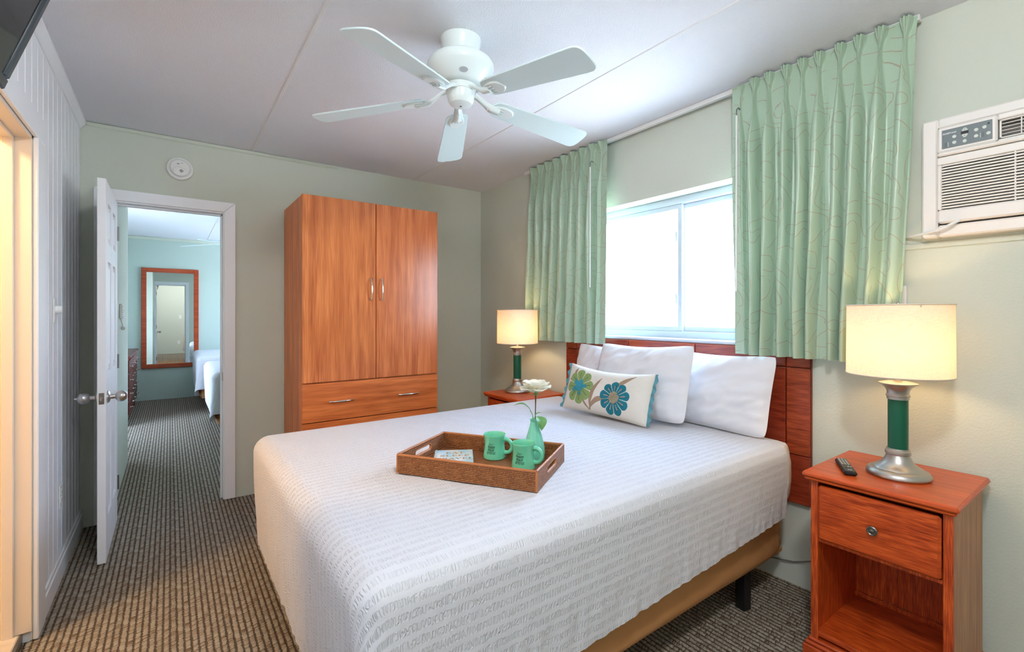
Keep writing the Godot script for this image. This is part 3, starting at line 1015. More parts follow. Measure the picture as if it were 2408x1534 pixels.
func bed() -> void:
	# low base: upholstered box on black legs. Local origin on the floor under the middle of the bed.
	var c := V(1.40, 0, -1.82)
	var b := thing("bed", "tan upholstered box base on black legs under the near bed", "bed", c, 0.0, "bed frames")
	var hx := 1.03
	var hz := 0.765
	var fb := noise(2.2, 91, 2)
	var rr := 0.035
	part(b, "box", M.new().grid(120, 14, func(u: float, v: float):
		var a := float(u) * TAU
		# round cornered rectangle
		var ca := cos(a)
		var sa := sin(a)
		var k := pow(pow(absf(ca), 24.0) + pow(absf(sa), 24.0), -1.0 / 24.0)
		var yy: float = v
		var inset := 0.0
		if yy < 0.15: inset = 0.02 * pow(1.0 - yy / 0.15, 2.0)
		if yy > 0.85: inset = 0.02 * pow((yy - 0.85) / 0.15, 2.0)
		var p := V(ca * k * (hx - inset), lerpf(0.178, 0.425, yy), sa * k * (hz - inset))
		return p + V(0.004, 0, 0.006) * fb.get_noise_3d(p.x * 2, p.y * 6, p.z * 2)
		, null, true, true), mats.box_fabric)
	part(b, "top_cloth", M.new().box(V(-hx + 0.03, 0.39, -hz + 0.03), V(hx - 0.03, 0.424, hz - 0.03)).box(V(-hx + 0.02, 0.179, -hz + 0.02), V(hx - 0.02, 0.195, hz - 0.02)), mats.box_fabric)
	for sx in [-0.70, 0.70]:
		for sz in [-0.72, 0.715]:
			part(b, "leg", M.new().prism(PackedVector2Array([Vector2(-0.026, -0.02), Vector2(0.02, -0.026), Vector2(0.028, 0.004), Vector2(0.012, 0.026), Vector2(-0.02, 0.024)]), 0.0, 0.182, at(V(sx, 0, sz), V(-PI / 2, 0, 0)), 0.0), mats.black_plastic)
	# mattress in a fitted white sheet
	var mt := thing("mattress", "thick mattress in a white fitted sheet on the near bed", "mattress", c, 0.0, "mattresses")
	var fm := noise(1.0, 92, 3)
	part(mt, "fitted_sheet", M.new().grid(160, 26, func(u: float, v: float):
		var a := float(u) * TAU
		var ca := cos(a)
		var sa := sin(a)
		var k := pow(pow(absf(ca), 44.0) + pow(absf(sa), 44.0), -1.0 / 44.0)
		var vv: float = v
		# profile: bottom centre, round the side, top centre
		var r := 1.0
		var y := 0.0
		if vv < 0.2:
			r = lerpf(0.0, 0.97, vv / 0.2)
			y = 0.427
		elif vv < 0.75:
			var s := (vv - 0.2) / 0.55
			var e := PI * (s - 0.5)
			r = 0.975 + 0.022 * cos(e)
			y = 0.57 + 0.143 * sin(e)
		else:
			r = lerpf(0.97, 0.0, (vv - 0.75) / 0.25)
			y = 0.713
		var p := V(ca * k * 1.035 * r, y, sa * k * 0.800 * r)
		if vv > 0.2 and vv < 0.75:
			var q := fm.get_noise_3d(p.x * 9.0, p.y * 22.0, p.z * 9.0) * 0.006
			p += V(ca, 0, sa) * q
		return p
		, null, true, true), mats.sheet)
	# coverlet
	var co := thing("coverlet", "white seersucker coverlet spread over the near bed", "bedspread", c, 0.0, "coverlets")
	var fw := noise(1.0, 93, 2)
	var xh := 0.895
	var xf := -1.075
	var zn := 0.818
	var zf := -0.818
	var rc := 0.075
	var top := 0.734
	var flat := 0.52
	var r0 := 0.07
	var lay := func(p: float, q: float) -> Array:
		var o := bed_outline(xh, xf, zn, zf, rc, p)
		var B: Vector3 = o[0]
		var N: Vector3 = o[1]
		var foot: float = o[2]
		var S := V(clampf(B.x, xf + 0.75, xh), 0, 0.0)
		var drop := 0.0
		var pos := Vector3.ZERO
		var uv := Vector2.ZERO
		var hem_side := 0.355 + 0.045 * clampf(B.x / 0.9, -1.0, 1.0)
		var hem := lerpf(hem_side, 0.225, smoothstep(0.25, 0.8, foot))
		if B.z < 0.0: hem = lerpf(0.34, 0.225, smoothstep(0.3, 0.9, foot))
		if q < flat:
			var E := B - N * r0
			pos = S.lerp(E, pow(q / flat, 0.9))
			pos.y = top
			uv = Vector2(pos.x, pos.z)
		else:
			var arc := r0 * PI / 2
			var down := top - r0 - hem
			drop = (q - flat) / (1.0 - flat) * (arc + down)
			if drop < arc:
				var a := drop / r0
				pos = B - N * (r0 - sin(a) * r0)
				pos.y = top - r0 + cos(a) * r0
			else:
				var dd := (drop - arc) / down
				pos = B
				pos.y = top - r0 - (drop - arc)
				# hangs slightly inward towards the hem, with soft folds that deepen at the corners
				var l1 := xh - xf - rc
				var la := rc * PI / 2
				var tot := 2 * l1 + 2 * la + (zn - zf - 2 * rc)
				var s := p * tot - (l1 + la / 2)
				pos -= N * (0.020 * dd * dd * foot)
				pos += N * (0.075 * exp(-pow((s + 0.015) / 0.05, 2.0)) - 0.022 * exp(-pow((s - 0.075) / 0.03, 2.0))) * pow(dd, 1.2)
				pos += N * (0.006 * dd * fw.get_noise_2d(p * 90.0, dd * 1.2))
			uv = Vector2((B - N * r0).x, (B - N * r0).z) + Vector2(N.x, N.z) * drop
		pos += V(0, 1, 0) * (0.0035 * fw.get_noise_2d(pos.x * 5.0, pos.z * 5.0) if q < flat else 0.0)
		return [pos, uv]
	part(co, "cloth", M.new().grid(460, 64, func(u: float, v: float): return lay.call(u, v)[0], func(u: float, v: float): return lay.call(u, v)[1], true), mats.coverlet)
	# two more beds in the second room
	var far := [[V(1.42, 0, -6.45), 1.0, "nearer"], [V(1.36, 0, -8.36), 1.035, "farther"]]
	for e in far:
		for o in [[b, "bed", "tan box base of the %s bed seen through the doorway"], [mt, "mattress", "white mattress of the %s bed seen through the doorway"], [co, "coverlet", "white coverlet on the %s bed seen through the doorway"]]:
			var d := copy(o[0], o[2] % e[2], e[0], 0.0, o[1])
			d.scale = V(1, e[1], 0.92)

func headboard() -> void:
	var h := thing("headboard", "wall mounted cherry headboard of grooved rectangular panels", "headboard", V(WX, 0, -1.82), -PI / 2)
	part(h, "backing", M.new().box(V(-0.85, 0.41, 0.001), V(0.85, 1.163, 0.016)), mats.dark_v)
	var xs := [-0.85, -0.735, -0.245, 0.245, 0.742, 0.85]
	var ys := [0.41, 0.648, 1.072, 1.163]
	var k := 0
	for i in 5:
		for j in 3:
			part(h, "panel", M.new().box(V(xs[i] + 0.0025, ys[j] + 0.0025, 0.016), V(xs[i + 1] - 0.0025, ys[j + 1] - 0.0025, 0.03), 0.002), mats["head_%d" % (k % 3)])
			k += 2 if j == 1 else 1

# a pillow lying in x, y with its thickness along z
func pillow_mesh(w: float, h: float, th: float, sd: int, sag := 0.0, soft := 0.011) -> M:
	var f := noise(1.0, sd, 3)
	var m := M.new()
	for side in [1, -1]:
		m.grid(44, 34, func(u: float, v: float):
			var a: float = u * 2.0 - 1.0
			var b: float = v * 2.0 - 1.0
			var e := pow(maxf((1.0 - pow(absf(a), 2.6)) * (1.0 - pow(absf(b), 2.6)), 0.0), 0.55)
			# sides drawn in between the corners
			var x := a * w / 2.0 * (1.0 - 0.02 * (1.0 - b * b) - 0.035 * pow(b, 8.0))
			var y := b * h / 2.0 * (1.0 - 0.02 * (1.0 - a * a) - 0.05 * pow(a, 8.0))
			y -= sag * (1.0 - a * a) * maxf(b, 0.0)
			var z := th / 2.0 * e
			var wr := f.get_noise_3d(x * 5.0, y * 5.0, side * 3.0) * soft * 1.5 * e
			wr += 0.019 * f.get_noise_3d((x + y) * 2.4, (y - 0.45 * x) * 11.0, side * 4.0) * e
			# creases running in from the seam
			wr += 0.009 * sin(a * 26.0 + 3.0 * f.get_noise_2d(x * 5.0, 7.0)) * pow(absf(b), 3.0) * e
			wr += 0.009 * sin(b * 20.0 + 3.0 * f.get_noise_2d(y * 5.0, 3.0)) * pow(absf(a), 3.0) * e
			return V(x, y, side * (z + wr))
			, null, side < 0)
	return m

func pillows() -> void:
	var specs := [
		["plain white pillow against the far end of the headboard, partly hidden", V(2.325, 0.937, -2.10), 0.66, 0.40, 0.12, 14.0, 0.0, 101],
		["plump white pillow standing behind the flowered cushion", V(2.195, 0.955, -1.765), 0.66, 0.43, 0.135, 16.0, 1.5, 102],
		["plain white pillow at the near end of the headboard", V(2.335, 0.937, -1.42), 0.67, 0.41, 0.13, 15.0, -1.0, 103],
	]
	for s in specs:
		var t := thing("bed_pillow", s[0], "pillow", s[1], -PI / 2, "white bed pillows")
		var p := part(t, "pillowcase", pillow_mesh(s[2], s[3], s[4], s[7], 0.02), mats.pillow, "", Transform3D(Basis.from_euler(V(deg_to_rad(-s[5]), 0, deg_to_rad(s[6]))), Vector3.ZERO))
		p.set_meta("label", "white cotton pillowcase")
	# flowered cushion: its print is a texture over the front
	var W := 0.615
	var H := 0.285
	var petals := func(x: float, y: float, cx: float, cy: float, r: float, n: int, ph: float) -> Array:
		var dx := (x - cx)
		var dy := (y - cy)
		var d := sqrt(dx * dx + dy * dy)
		var a := atan2(dy, dx) + ph
		var seg := fposmod(a / TAU * n, 1.0)
		var lobe := 0.74 + 0.26 * pow(absf(sin(PI * seg)), 0.5)
		var gap := absf(seg - 0.5) * 2.0
		return [d < r * lobe and (gap < 0.93 or d < r * 0.35), seg, d / r]
	var leaf_d := func(p: Vector2, a: Vector2, b: Vector2, bend: float, wd: float) -> bool:
		var ab := b - a
		var s := clampf((p - a).dot(ab) / ab.length_squared(), 0.0, 1.0)
		var c := a + ab * s + Vector2(-ab.y, ab.x).normalized() * bend * sin(PI * s)
		return p.distance_to(c) < wd * (0.12 + 0.88 * sin(PI * clampf(s, 0.03, 0.97)))
	var linen := noise(1.0, 111, 2)
	var prt := tex(896, 400, func(u: float, v: float):
		var x: float = u * W
		var y: float = (1.0 - v) * H
		var g := 0.025 * linen.get_noise_2d(x * 900.0, y * 300.0)
		var col := Color(0.885 + g, 0.868 + g, 0.830 + g)
		var p := Vector2(x, y)
		var taupe := Color8(164, 140, 118)
		if leaf_d.call(p, Vector2(0.245, 0.02), Vector2(0.300, 0.225), 0.022, 0.014): col = taupe
		if leaf_d.call(p, Vector2(0.235, 0.02), Vector2(0.38, 0.10), 0.03, 0.016): col = taupe
		if leaf_d.call(p, Vector2(0.17, 0.10), Vector2(0.24, 0.02), -0.008, 0.007): col = taupe
		if leaf_d.call(p, Vector2(0.405, 0.165), Vector2(0.515, 0.262), 0.008, 0.014): col = taupe
		if leaf_d.call(p, Vector2(0.075, 0.215), Vector2(0.085, 0.265), 0.003, 0.010): col = taupe
		if leaf_d.call(p, Vector2(0.035, 0.18), Vector2(0.065, 0.20), 0.0, 0.010): col = taupe
		var A: Array = petals.call(x, y, 0.14, 0.15, 0.112, 8, 0.25)
		if A[0]:
			col = Color8(138, 164, 104)
			if absf(A[1] - 0.5) < 0.035 and A[2] > 0.45 and A[2] < 0.8: col = Color8(96, 110, 78)
			if absf(A[1] - 0.62) < 0.05 and A[2] < 0.6: col = Color8(160, 156, 104)
		var Bq: Array = petals.call(x, y, 0.415, 0.115, 0.102, 9, 0.1)
		if Bq[0]:
			col = Color8(44, 122, 138)
			if absf(Bq[1] - 0.5) < 0.07 and Bq[2] > 0.4 and Bq[2] < 0.72: col = Color8(178, 146, 136)
			if absf(Bq[1] - 0.33) < 0.025 and Bq[2] > 0.35 and Bq[2] < 0.8: col = Color8(20, 84, 104)
		return col)
	var pm := smat("cushion_print", Color.WHITE, 0.85, 0.0, 0.2)
	pm.albedo_texture = prt
	var cu := thing("flowered_cushion", "oblong ivory cushion with green and teal appliqué flowers", "cushion", V(2.035, 0.882, -1.875), -PI / 2)
	var tilt := Transform3D(Basis.from_euler(V(deg_to_rad(-17), deg_to_rad(3), deg_to_rad(-1))), Vector3.ZERO)
	var cover := M.new()
	var fz := noise(1.0, 112, 3)
	var shape := func(u: float, v: float, side: float) -> Vector3:
		var a := u * 2.0 - 1.0
		var b := v * 2.0 - 1.0
		var e := pow(maxf((1.0 - pow(absf(a), 3.0)) * (1.0 - pow(absf(b), 2.6)), 0.0), 0.55)
		var x := a * W / 2.0 * (1.0 - 0.03 * (1.0 - b * b))
		var y := b * H / 2.0 * (1.0 - 0.05 * (1.0 - a * a))
		return V(x, y - 0.02 * (1.0 - a * a) * maxf(b, 0.0), side * (0.055 * e + 0.004 * e * fz.get_noise_2d(x * 14.0, y * 14.0)))
	cover.grid(56, 34, func(u: float, v: float): return shape.call(u, v, 1.0), func(u: float, v: float): return Vector2(u, 1.0 - v))
	part(cu, "front_cover", cover, pm, "ivory linen with printed flowers", tilt)
	part(cu, "back_cover", M.new().grid(40, 28, func(u: float, v: float): return shape.call(u, v, -1.0), null, true), smat("cushion_back", rgb8(222, 216, 204), 0.85), "", tilt)
	var teal := smat("teal_trim", rgb8(92, 152, 164), 0.8)
	for s in [-1, 1]:
		part(cu, "ruffle", M.new().grid(40, 4, func(u: float, v: float):
			var y: float = (u - 0.5) * H * 0.98
			var x: float = s * (W / 2.0 * (0.975 + 0.022 * pow(u * 2.0 - 1.0, 2.0)) + v * 0.02)
			return V(x, y, 0.007 * sin(u * 34.0) * (0.25 + v))
			), teal, "teal gathered edge", tilt)
	# gathered ribbon centres
	var rng := RandomNumberGenerator.new()
	rng.seed = 9
	for k in 2:
		var cx: float = [0.14, 0.415][k] - W / 2.0
		var cy: float = [0.15, 0.115][k] - H / 2.0
		var m := M.new()
		for i in 120:
			var a := rng.randf() * TAU
			var star := 0.6 + 0.4 * cos(5.0 * a) if k == 0 else 0.85
			var r := sqrt(rng.randf()) * (0.058 if k == 0 else 0.034) * star
			var px := cx + cos(a) * r
			var py := cy + sin(a) * r
			var base: Vector3 = shape.call((px + W / 2.0) / W, (py + H / 2.0) / H, 1.0)
			var ring := []
			var a0 := rng.randf() * TAU
			for j in 7:
				var b := a0 + TAU * j / 8.0
				ring.append(base + V(cos(b) * 0.006, sin(b) * 0.006, 0.003 + 0.004 * sin(b * 2.0 + a0)))
			m.tube(ring, 0.0022, 6)
		part(cu, "rosette", m, smat("rosette_%d" % k, rgb8(58, 160, 182) if k == 0 else rgb8(168, 156, 130), 0.55), "gathered teal ribbon centre" if k == 0 else "gathered beige ribbon centre", tilt)

# ---------------------------------------------------------------- curtains
func curtain(label: String, z0: float, z1: float, zb0: float, zb1: float, y_bot: float, pleats: int, sd: int, wand_at: float, end_flat: float) -> void:
	# hangs in x = 2.40, from z0 to z1 at the top and zb0 to zb1 at the hem
	var t := thing("curtain", label, "curtain", V(2.425, 0, 0), 0.0, "pinch pleated curtains")
	var f := noise(1.0, sd, 2)
	var y_top := 2.530
	var y_pin := 2.435
	var dens := 26 * pleats
	var arc := PackedFloat32Array()
	# where across the width each pleat sits; a flat strip is left at the leading edge
	var pitch := (z1 - z0) / pleats
	var at_y := func(s: float, y: float) -> Vector3:
		var k := s * pleats
		var id := minf(floorf(k), pleats - 1.0)
		var jit := 0.16 * f.get_noise_1d(id * 17.3)
		var q := (k - id - 0.5 - jit) / 0.34
		var h := clampf((y_pin - y) / (y_pin - y_bot), 0.0, 1.0)
		var below := smoothstep(0.0, 0.20, h)
		var above := smoothstep(y_pin + 0.006, y_top, y)
		# the pleat is gathered at the pinch, fans out above and falls into a fold below
		var tight := 0.22
		if y < y_pin: tight = lerpf(0.22, 1.0, below)
		else: tight = lerpf(0.22, 0.80, above)
		var inside := absf(q) < 1.0
		var qz := q * tight if inside else (signf(q) * lerpf(tight, 0.5 / 0.34, clampf((absf(q) - 1.0) / (0.5 / 0.34 - 1.0), 0, 1)))
		var mid: float = (id + 0.5 + jit) / pleats
		var sz := mid + qz * 0.34 / pleats
		var t_y := clampf((y_top - y) / (y_top - y_bot), 0, 1)
		var z := lerpf(lerpf(z0, z1, sz), lerpf(zb0, zb1, sz), t_y)
		var dep := 0.056 * (1.0 + 0.28 * f.get_noise_2d(id * 7.3, 2.0))
		var bulge := pow(maxf(cos(PI / 2 * clampf(q, -1, 1)), 0.0), lerpf(0.8, 0.62, below))
		var lobes := absf(cos(PI * 1.5 * clampf(q, -1, 1)))
		var x := 0.0
		if y < y_pin:
			x = -lerpf(0.026, dep, below) * bulge
			x -= 0.006 * sin(q * 5.0 + id) * bulge * (1.0 - below)
		else:
			x = -lerpf(0.026, 0.024 + 0.020 * lobes, above) * (bulge if above < 0.3 else lerpf(bulge, 1.0 if inside else 0.0, (above - 0.3) / 0.7 * 0.6))
		# wandering of the folds as they fall
		x += 0.014 * f.get_noise_2d(s * 13.0, y * 0.9) * below
		z += (0.020 * f.get_noise_2d(id * 3.1 + 50.0, y * 0.7) + 0.004 * f.get_noise_2d(s * 14.0, y * 1.2)) * h
		var fl := 0.0
		if end_flat > 0.0: fl = 1.0 - smoothstep(end_flat * 0.7, end_flat, s)
		elif end_flat < 0.0: fl = 1.0 - smoothstep(-end_flat * 0.7, -end_flat, 1.0 - s)
		x = lerpf(x, -0.012, fl)
		return V(x - 0.004, y, z)
	var total := 0.0
	var prev: Vector3 = at_y.call(0.0, 1.7)
	arc.append(0.0)
	for i in range(1, dens + 1):
		var q: Vector3 = at_y.call(float(i) / dens, 1.7)
		total += q.distance_to(prev)
		arc.append(total)
		prev = q
	var nv := 60
	var ys := func(v: float) -> float:
		# more rows near the heading
		return y_top - (y_top - y_bot) * (v * 0.30 + 0.70 * v * v)
	var flip := z1 < z0
	part(t, "cloth", M.new().grid(dens, nv, func(u: float, v: float): return at_y.call(u, ys.call(v)), func(u: float, v: float): return Vector2(arc[int(u * dens + 0.5)] + sd * 0.13, ys.call(v)), flip), mats.curtain)
	# wand
	var p: Vector3 = at_y.call(wand_at, 2.38)
	var wd := part(t, "wand", M.new().tube([V(-0.055, 2.36, p.z), V(-0.058, 1.52 if pleats < 10 else 1.45, p.z)], 0.005, 10), mats.white_plastic, "thin white pull wand")
	part(wd, "hook", M.new().tube([V(-0.02, 2.40, p.z), V(-0.04, 2.405, p.z), V(-0.055, 2.39, p.z), V(-0.055, 2.355, p.z)], 0.0025, 8), mats.knob_metal)

func curtains() -> void:
	var tr := thing("curtain_track", "thin white curtain track fixed to the ceiling above the window", "curtain rail")
	part(tr, "rail", M.new().box(V(2.430, 2.516, -3.16), V(2.462, CY - 0.0005, -0.56), 0.003), mats.white_plastic)
	part(tr, "lip", M.new().box(V(2.426, 2.512, -3.16), V(2.431, 2.524, -0.56), 0.001), mats.white_plastic)
	curtain("sage satin swirl curtain on the far side of the window", -3.065, -2.205, -3.12, -2.225, 1.125, 9, 121, 0.88, -0.09)
	curtain("wide sage satin swirl curtain on the near side of the window", -1.325, -0.562, -1.315, -0.625, 1.125, 10, 122, 0.075, 0.085)

# ---------------------------------------------------------------- nightstands, lamps
func nightstands() -> void:
	var lab := ["cherry nightstand with drawer and open shelf right of the bed", "cherry nightstand behind the bed below the far lamp"]
	var t := thing("nightstand", lab[0], "nightstand", V(2.222, 0, -0.5875), -PI / 2, "nightstands")
	var w := 0.205   # half width of the body
	var zb := -0.225
	var zf := 0.205
	# top with a rounded, stepped edge
	var top := M.new()
	top.box(V(-0.2245, 0.704, -0.232), V(0.2245, 0.725, 0.2365), 0.006)
	part(t, "top", top, mats.red_top)
	part(t, "top_edge", M.new().box(V(-0.219, 0.692, -0.231), V(0.219, 0.705, 0.231), 0.005).box(V(-0.226, 0.7035, -0.2325), V(0.226, 0.7215, 0.2382), 0.0065), mats.red_edge)
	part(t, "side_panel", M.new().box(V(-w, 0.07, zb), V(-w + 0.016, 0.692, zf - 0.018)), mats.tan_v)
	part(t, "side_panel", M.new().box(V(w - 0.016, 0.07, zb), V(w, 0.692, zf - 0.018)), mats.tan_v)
	for s in [-1, 1]:
		part(t, "liner", M.new().box(V(s * (w - 0.017) - 0.001, 0.09, zb + 0.02), V(s * (w - 0.017) + 0.001, 0.69, zf - 0.018)), mats.red_v)
	for s in [-1, 1]:
		part(t, "stile", M.new().box(V(s * (w + 0.001) - (0.025 if s > 0 else 0.0), 0.07, zf - 0.018), V(s * (w + 0.001) + (0.0 if s > 0 else 0.025), 0.692, zf), 0.0015), mats.red_v)
	part(t, "rail", M.new().box(V(-w + 0.024, 0.455, zf - 0.4), V(w - 0.024, 0.467, zf - 0.006)), mats.red_v)
	part(t, "back_panel", M.new().box(V(-w + 0.016, 0.07, zb + 0.012), V(w - 0.016, 0.692, zb + 0.02)), mats.red_v)
	part(t, "shelf", M.new().box(V(-w + 0.016, 0.09, zb + 0.02), V(w - 0.016, 0.108, zf - 0.004), 0.001), mats.red_h)
	part(t, "cleat", M.new().box(V(-w + 0.018, 0.108, zb + 0.02), V(w - 0.018, 0.126, zb + 0.036), 0.003), mats.red_v)
	part(t, "plinth", M.new().box(V(-w - 0.022, 0.0, zb), V(w + 0.022, 0.052, zf + 0.024), 0.004).box(V(-w - 0.016, 0.052, zb), V(w + 0.016, 0.066, zf + 0.018), 0.005).box(V(-w - 0.008, 0.066, zb), V(w + 0.008, 0.078, zf + 0.009), 0.005), mats.red_h)
	var dr := part(t, "drawer", M.new().box(V(-0.178, 0.469, zf - 0.012), V(0.178, 0.676, zf + 0.012), 0.008), mats.red_h)
	part(dr, "knob", M.new().lathe([Vector2(0.006, 0), Vector2(0.006, 0.012), Vector2(0.0165, 0.015), Vector2(0.0165, 0.019), Vector2(0.0135, 0.021), Vector2(0.0115, 0.0195), Vector2(0.0085, 0.0195), Vector2(0.0065, 0.023), Vector2(0, 0.0245)], 24), mats.knob_metal, "ringed antique metal knob", at(V(0, 0.571, zf + 0.012), V(PI / 2, 0, 0)))
	var scuffs := M.new()
	var rng := RandomNumberGenerator.new()
	rng.seed = 31
	for i in 11:
		var x := rng.randf_range(-0.17, 0.17)
		var l := rng.randf_range(0.003, 0.010)
		scuffs.box(V(x, 0.1262, zb + 0.024), V(x + l, 0.1265, zb + 0.026))
	part(t, "scuffs", scuffs, smat("scuff", rgb8(220, 196, 176), 0.8), "pale chips along the back cleat").set_meta("kind", "stuff")
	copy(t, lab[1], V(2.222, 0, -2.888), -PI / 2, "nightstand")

func lamps() -> void:
	var lab := ["lit drum shade lamp with green column on the near nightstand", "lit drum shade lamp with green column on the far nightstand"]
	for i in 2:
		var p: Vector3 = [V(2.21, 0.7255, -0.572), V(2.20, 0.7255, -2.95)][i]
		var t := thing("table_lamp", lab[i], "lamp", p, 0.0, "bedside lamps")
		part(t, "base", M.new().lathe([Vector2(0, 0), Vector2(0.093, 0), Vector2(0.098, 0.006), Vector2(0.098, 0.012), Vector2(0.092, 0.022), Vector2(0.082, 0.028), Vector2(0.076, 0.029), Vector2(0.072, 0.034), Vector2(0.064, 0.038), Vector2(0.052, 0.048), Vector2(0.043, 0.060), Vector2(0.037, 0.074), Vector2(0.035, 0.080), Vector2(0.0385, 0.082), Vector2(0.0395, 0.088), Vector2(0.0385, 0.095), Vector2(0.0355, 0.097), Vector2(0.0345, 0.104), Vector2(0, 0.104)], 40), mats.brushed, "brushed nickel stepped base")
		part(t, "column", M.new().lathe([Vector2(0.031, 0.104), Vector2(0.031, 0.288)], 36), mats.green_tube, "glossy dark green column")
		part(t, "capital", M.new().lathe([Vector2(0, 0.287), Vector2(0.034, 0.287), Vector2(0.0345, 0.297), Vector2(0.037, 0.299), Vector2(0.037, 0.304), Vector2(0.0335, 0.306), Vector2(0.034, 0.318), Vector2(0.040, 0.330), Vector2(0.052, 0.341), Vector2(0.060, 0.345), Vector2(0.060, 0.348), Vector2(0.045, 0.352), Vector2(0.03, 0.355), Vector2(0.013, 0.357), Vector2(0.011, 0.375), Vector2(0, 0.375)], 36), mats.brushed, "brushed nickel flared collar")
		var sock := part(t, "socket", M.new().lathe([Vector2(0.011, 0.374), Vector2(0.016, 0.376), Vector2(0.016, 0.42), Vector2(0, 0.42)], 20), mats.brushed)
		part(sock, "lamp_bulb", M.new().lathe([Vector2(0, 0.42), Vector2(0.014, 0.422), Vector2(0.02, 0.44), Vector2(0.03, 0.465), Vector2(0.031, 0.485), Vector2(0.024, 0.505), Vector2(0.01, 0.517), Vector2(0, 0.519)], 20), mats.lamp_bulb)
		part(t, "harp", M.new().tube(arc_pts(0.05, 0.42, 0.635), 0.002, 8), mats.brushed)
		var r := 0.160
		part(t, "lamp_shade", M.new().lathe([Vector2(r, 0.38), Vector2(r - 0.002, 0.64)], 56), mats.lamp_shade, "ivory linen drum shade")
		for y in [0.38, 0.64]:
			var ring := []
			for k in 57:
				ring.append(V(cos(TAU * k / 56.0) * r, y, sin(TAU * k / 56.0) * r))
			part(t, "shade_rim", M.new().tube(ring, 0.0022, 6, false), mats.cream_paint)
		var sp := M.new()
		for k in 3:
			var a := TAU * k / 3.0 + 0.4
			sp.tube([V(0, 0.635, 0), V(cos(a) * r, 0.632, sin(a) * r)], 0.0015, 6)
		sp.lathe([Vector2(0, 0.633), Vector2(0.008, 0.634), Vector2(0.006, 0.648), Vector2(0, 0.654)], 14)
		part(t, "finial", sp, mats.brushed)
		var l := OmniLight3D.new()
		l.name = "bulb_light"
		l.position = V(0, 0.478, 0)
		l.light_color = LAMP
		l.light_energy = 0.078
		l.light_size = 0.03
		l.omni_range = 10.0
		l.omni_attenuation = 2.0
		l.shadow_enabled = true
		t.add_child(l)

func arc_pts(r: float, y0: float, y1: float) -> Array:
	var a := []
	for i in 17:
		var s := i / 16.0
		a.append(V(r * cos(PI * s) * (0.4 + 0.6 * pow(sin(PI * s), 0.6)) if i != 8 else 0.0, lerpf(y0, y1, sin(PI * s)), 0))
	return a

# ---------------------------------------------------------------- fans
func blade_outline() -> PackedVector2Array:
	var p := PackedVector2Array()
	for i in 9:                                   # root, rounded
		var a := PI / 2 + PI * i / 8.0
		p.append(Vector2(0.185 + cos(a) * 0.035, sin(a) * 0.052))
	for i in 5:
		p.append(Vector2(lerpf(0.22, 0.60, (i + 0.5) / 5.0), -lerpf(0.055, 0.071, (i + 0.5) / 5.0)))
	for i in 17:
		var a := -PI / 2 + PI * i / 16.0
		p.append(Vector2(0.625 + pow(absf(cos(a)), 0.62) * 0.045, signf(sin(a)) * 0.072 * pow(absf(sin(a)), 0.62)))
	for i in 5:
		p.append(Vector2(lerpf(0.60, 0.22, (i + 0.5) / 5.0), lerpf(0.071, 0.055, (i + 0.5) / 5.0)))
	return p

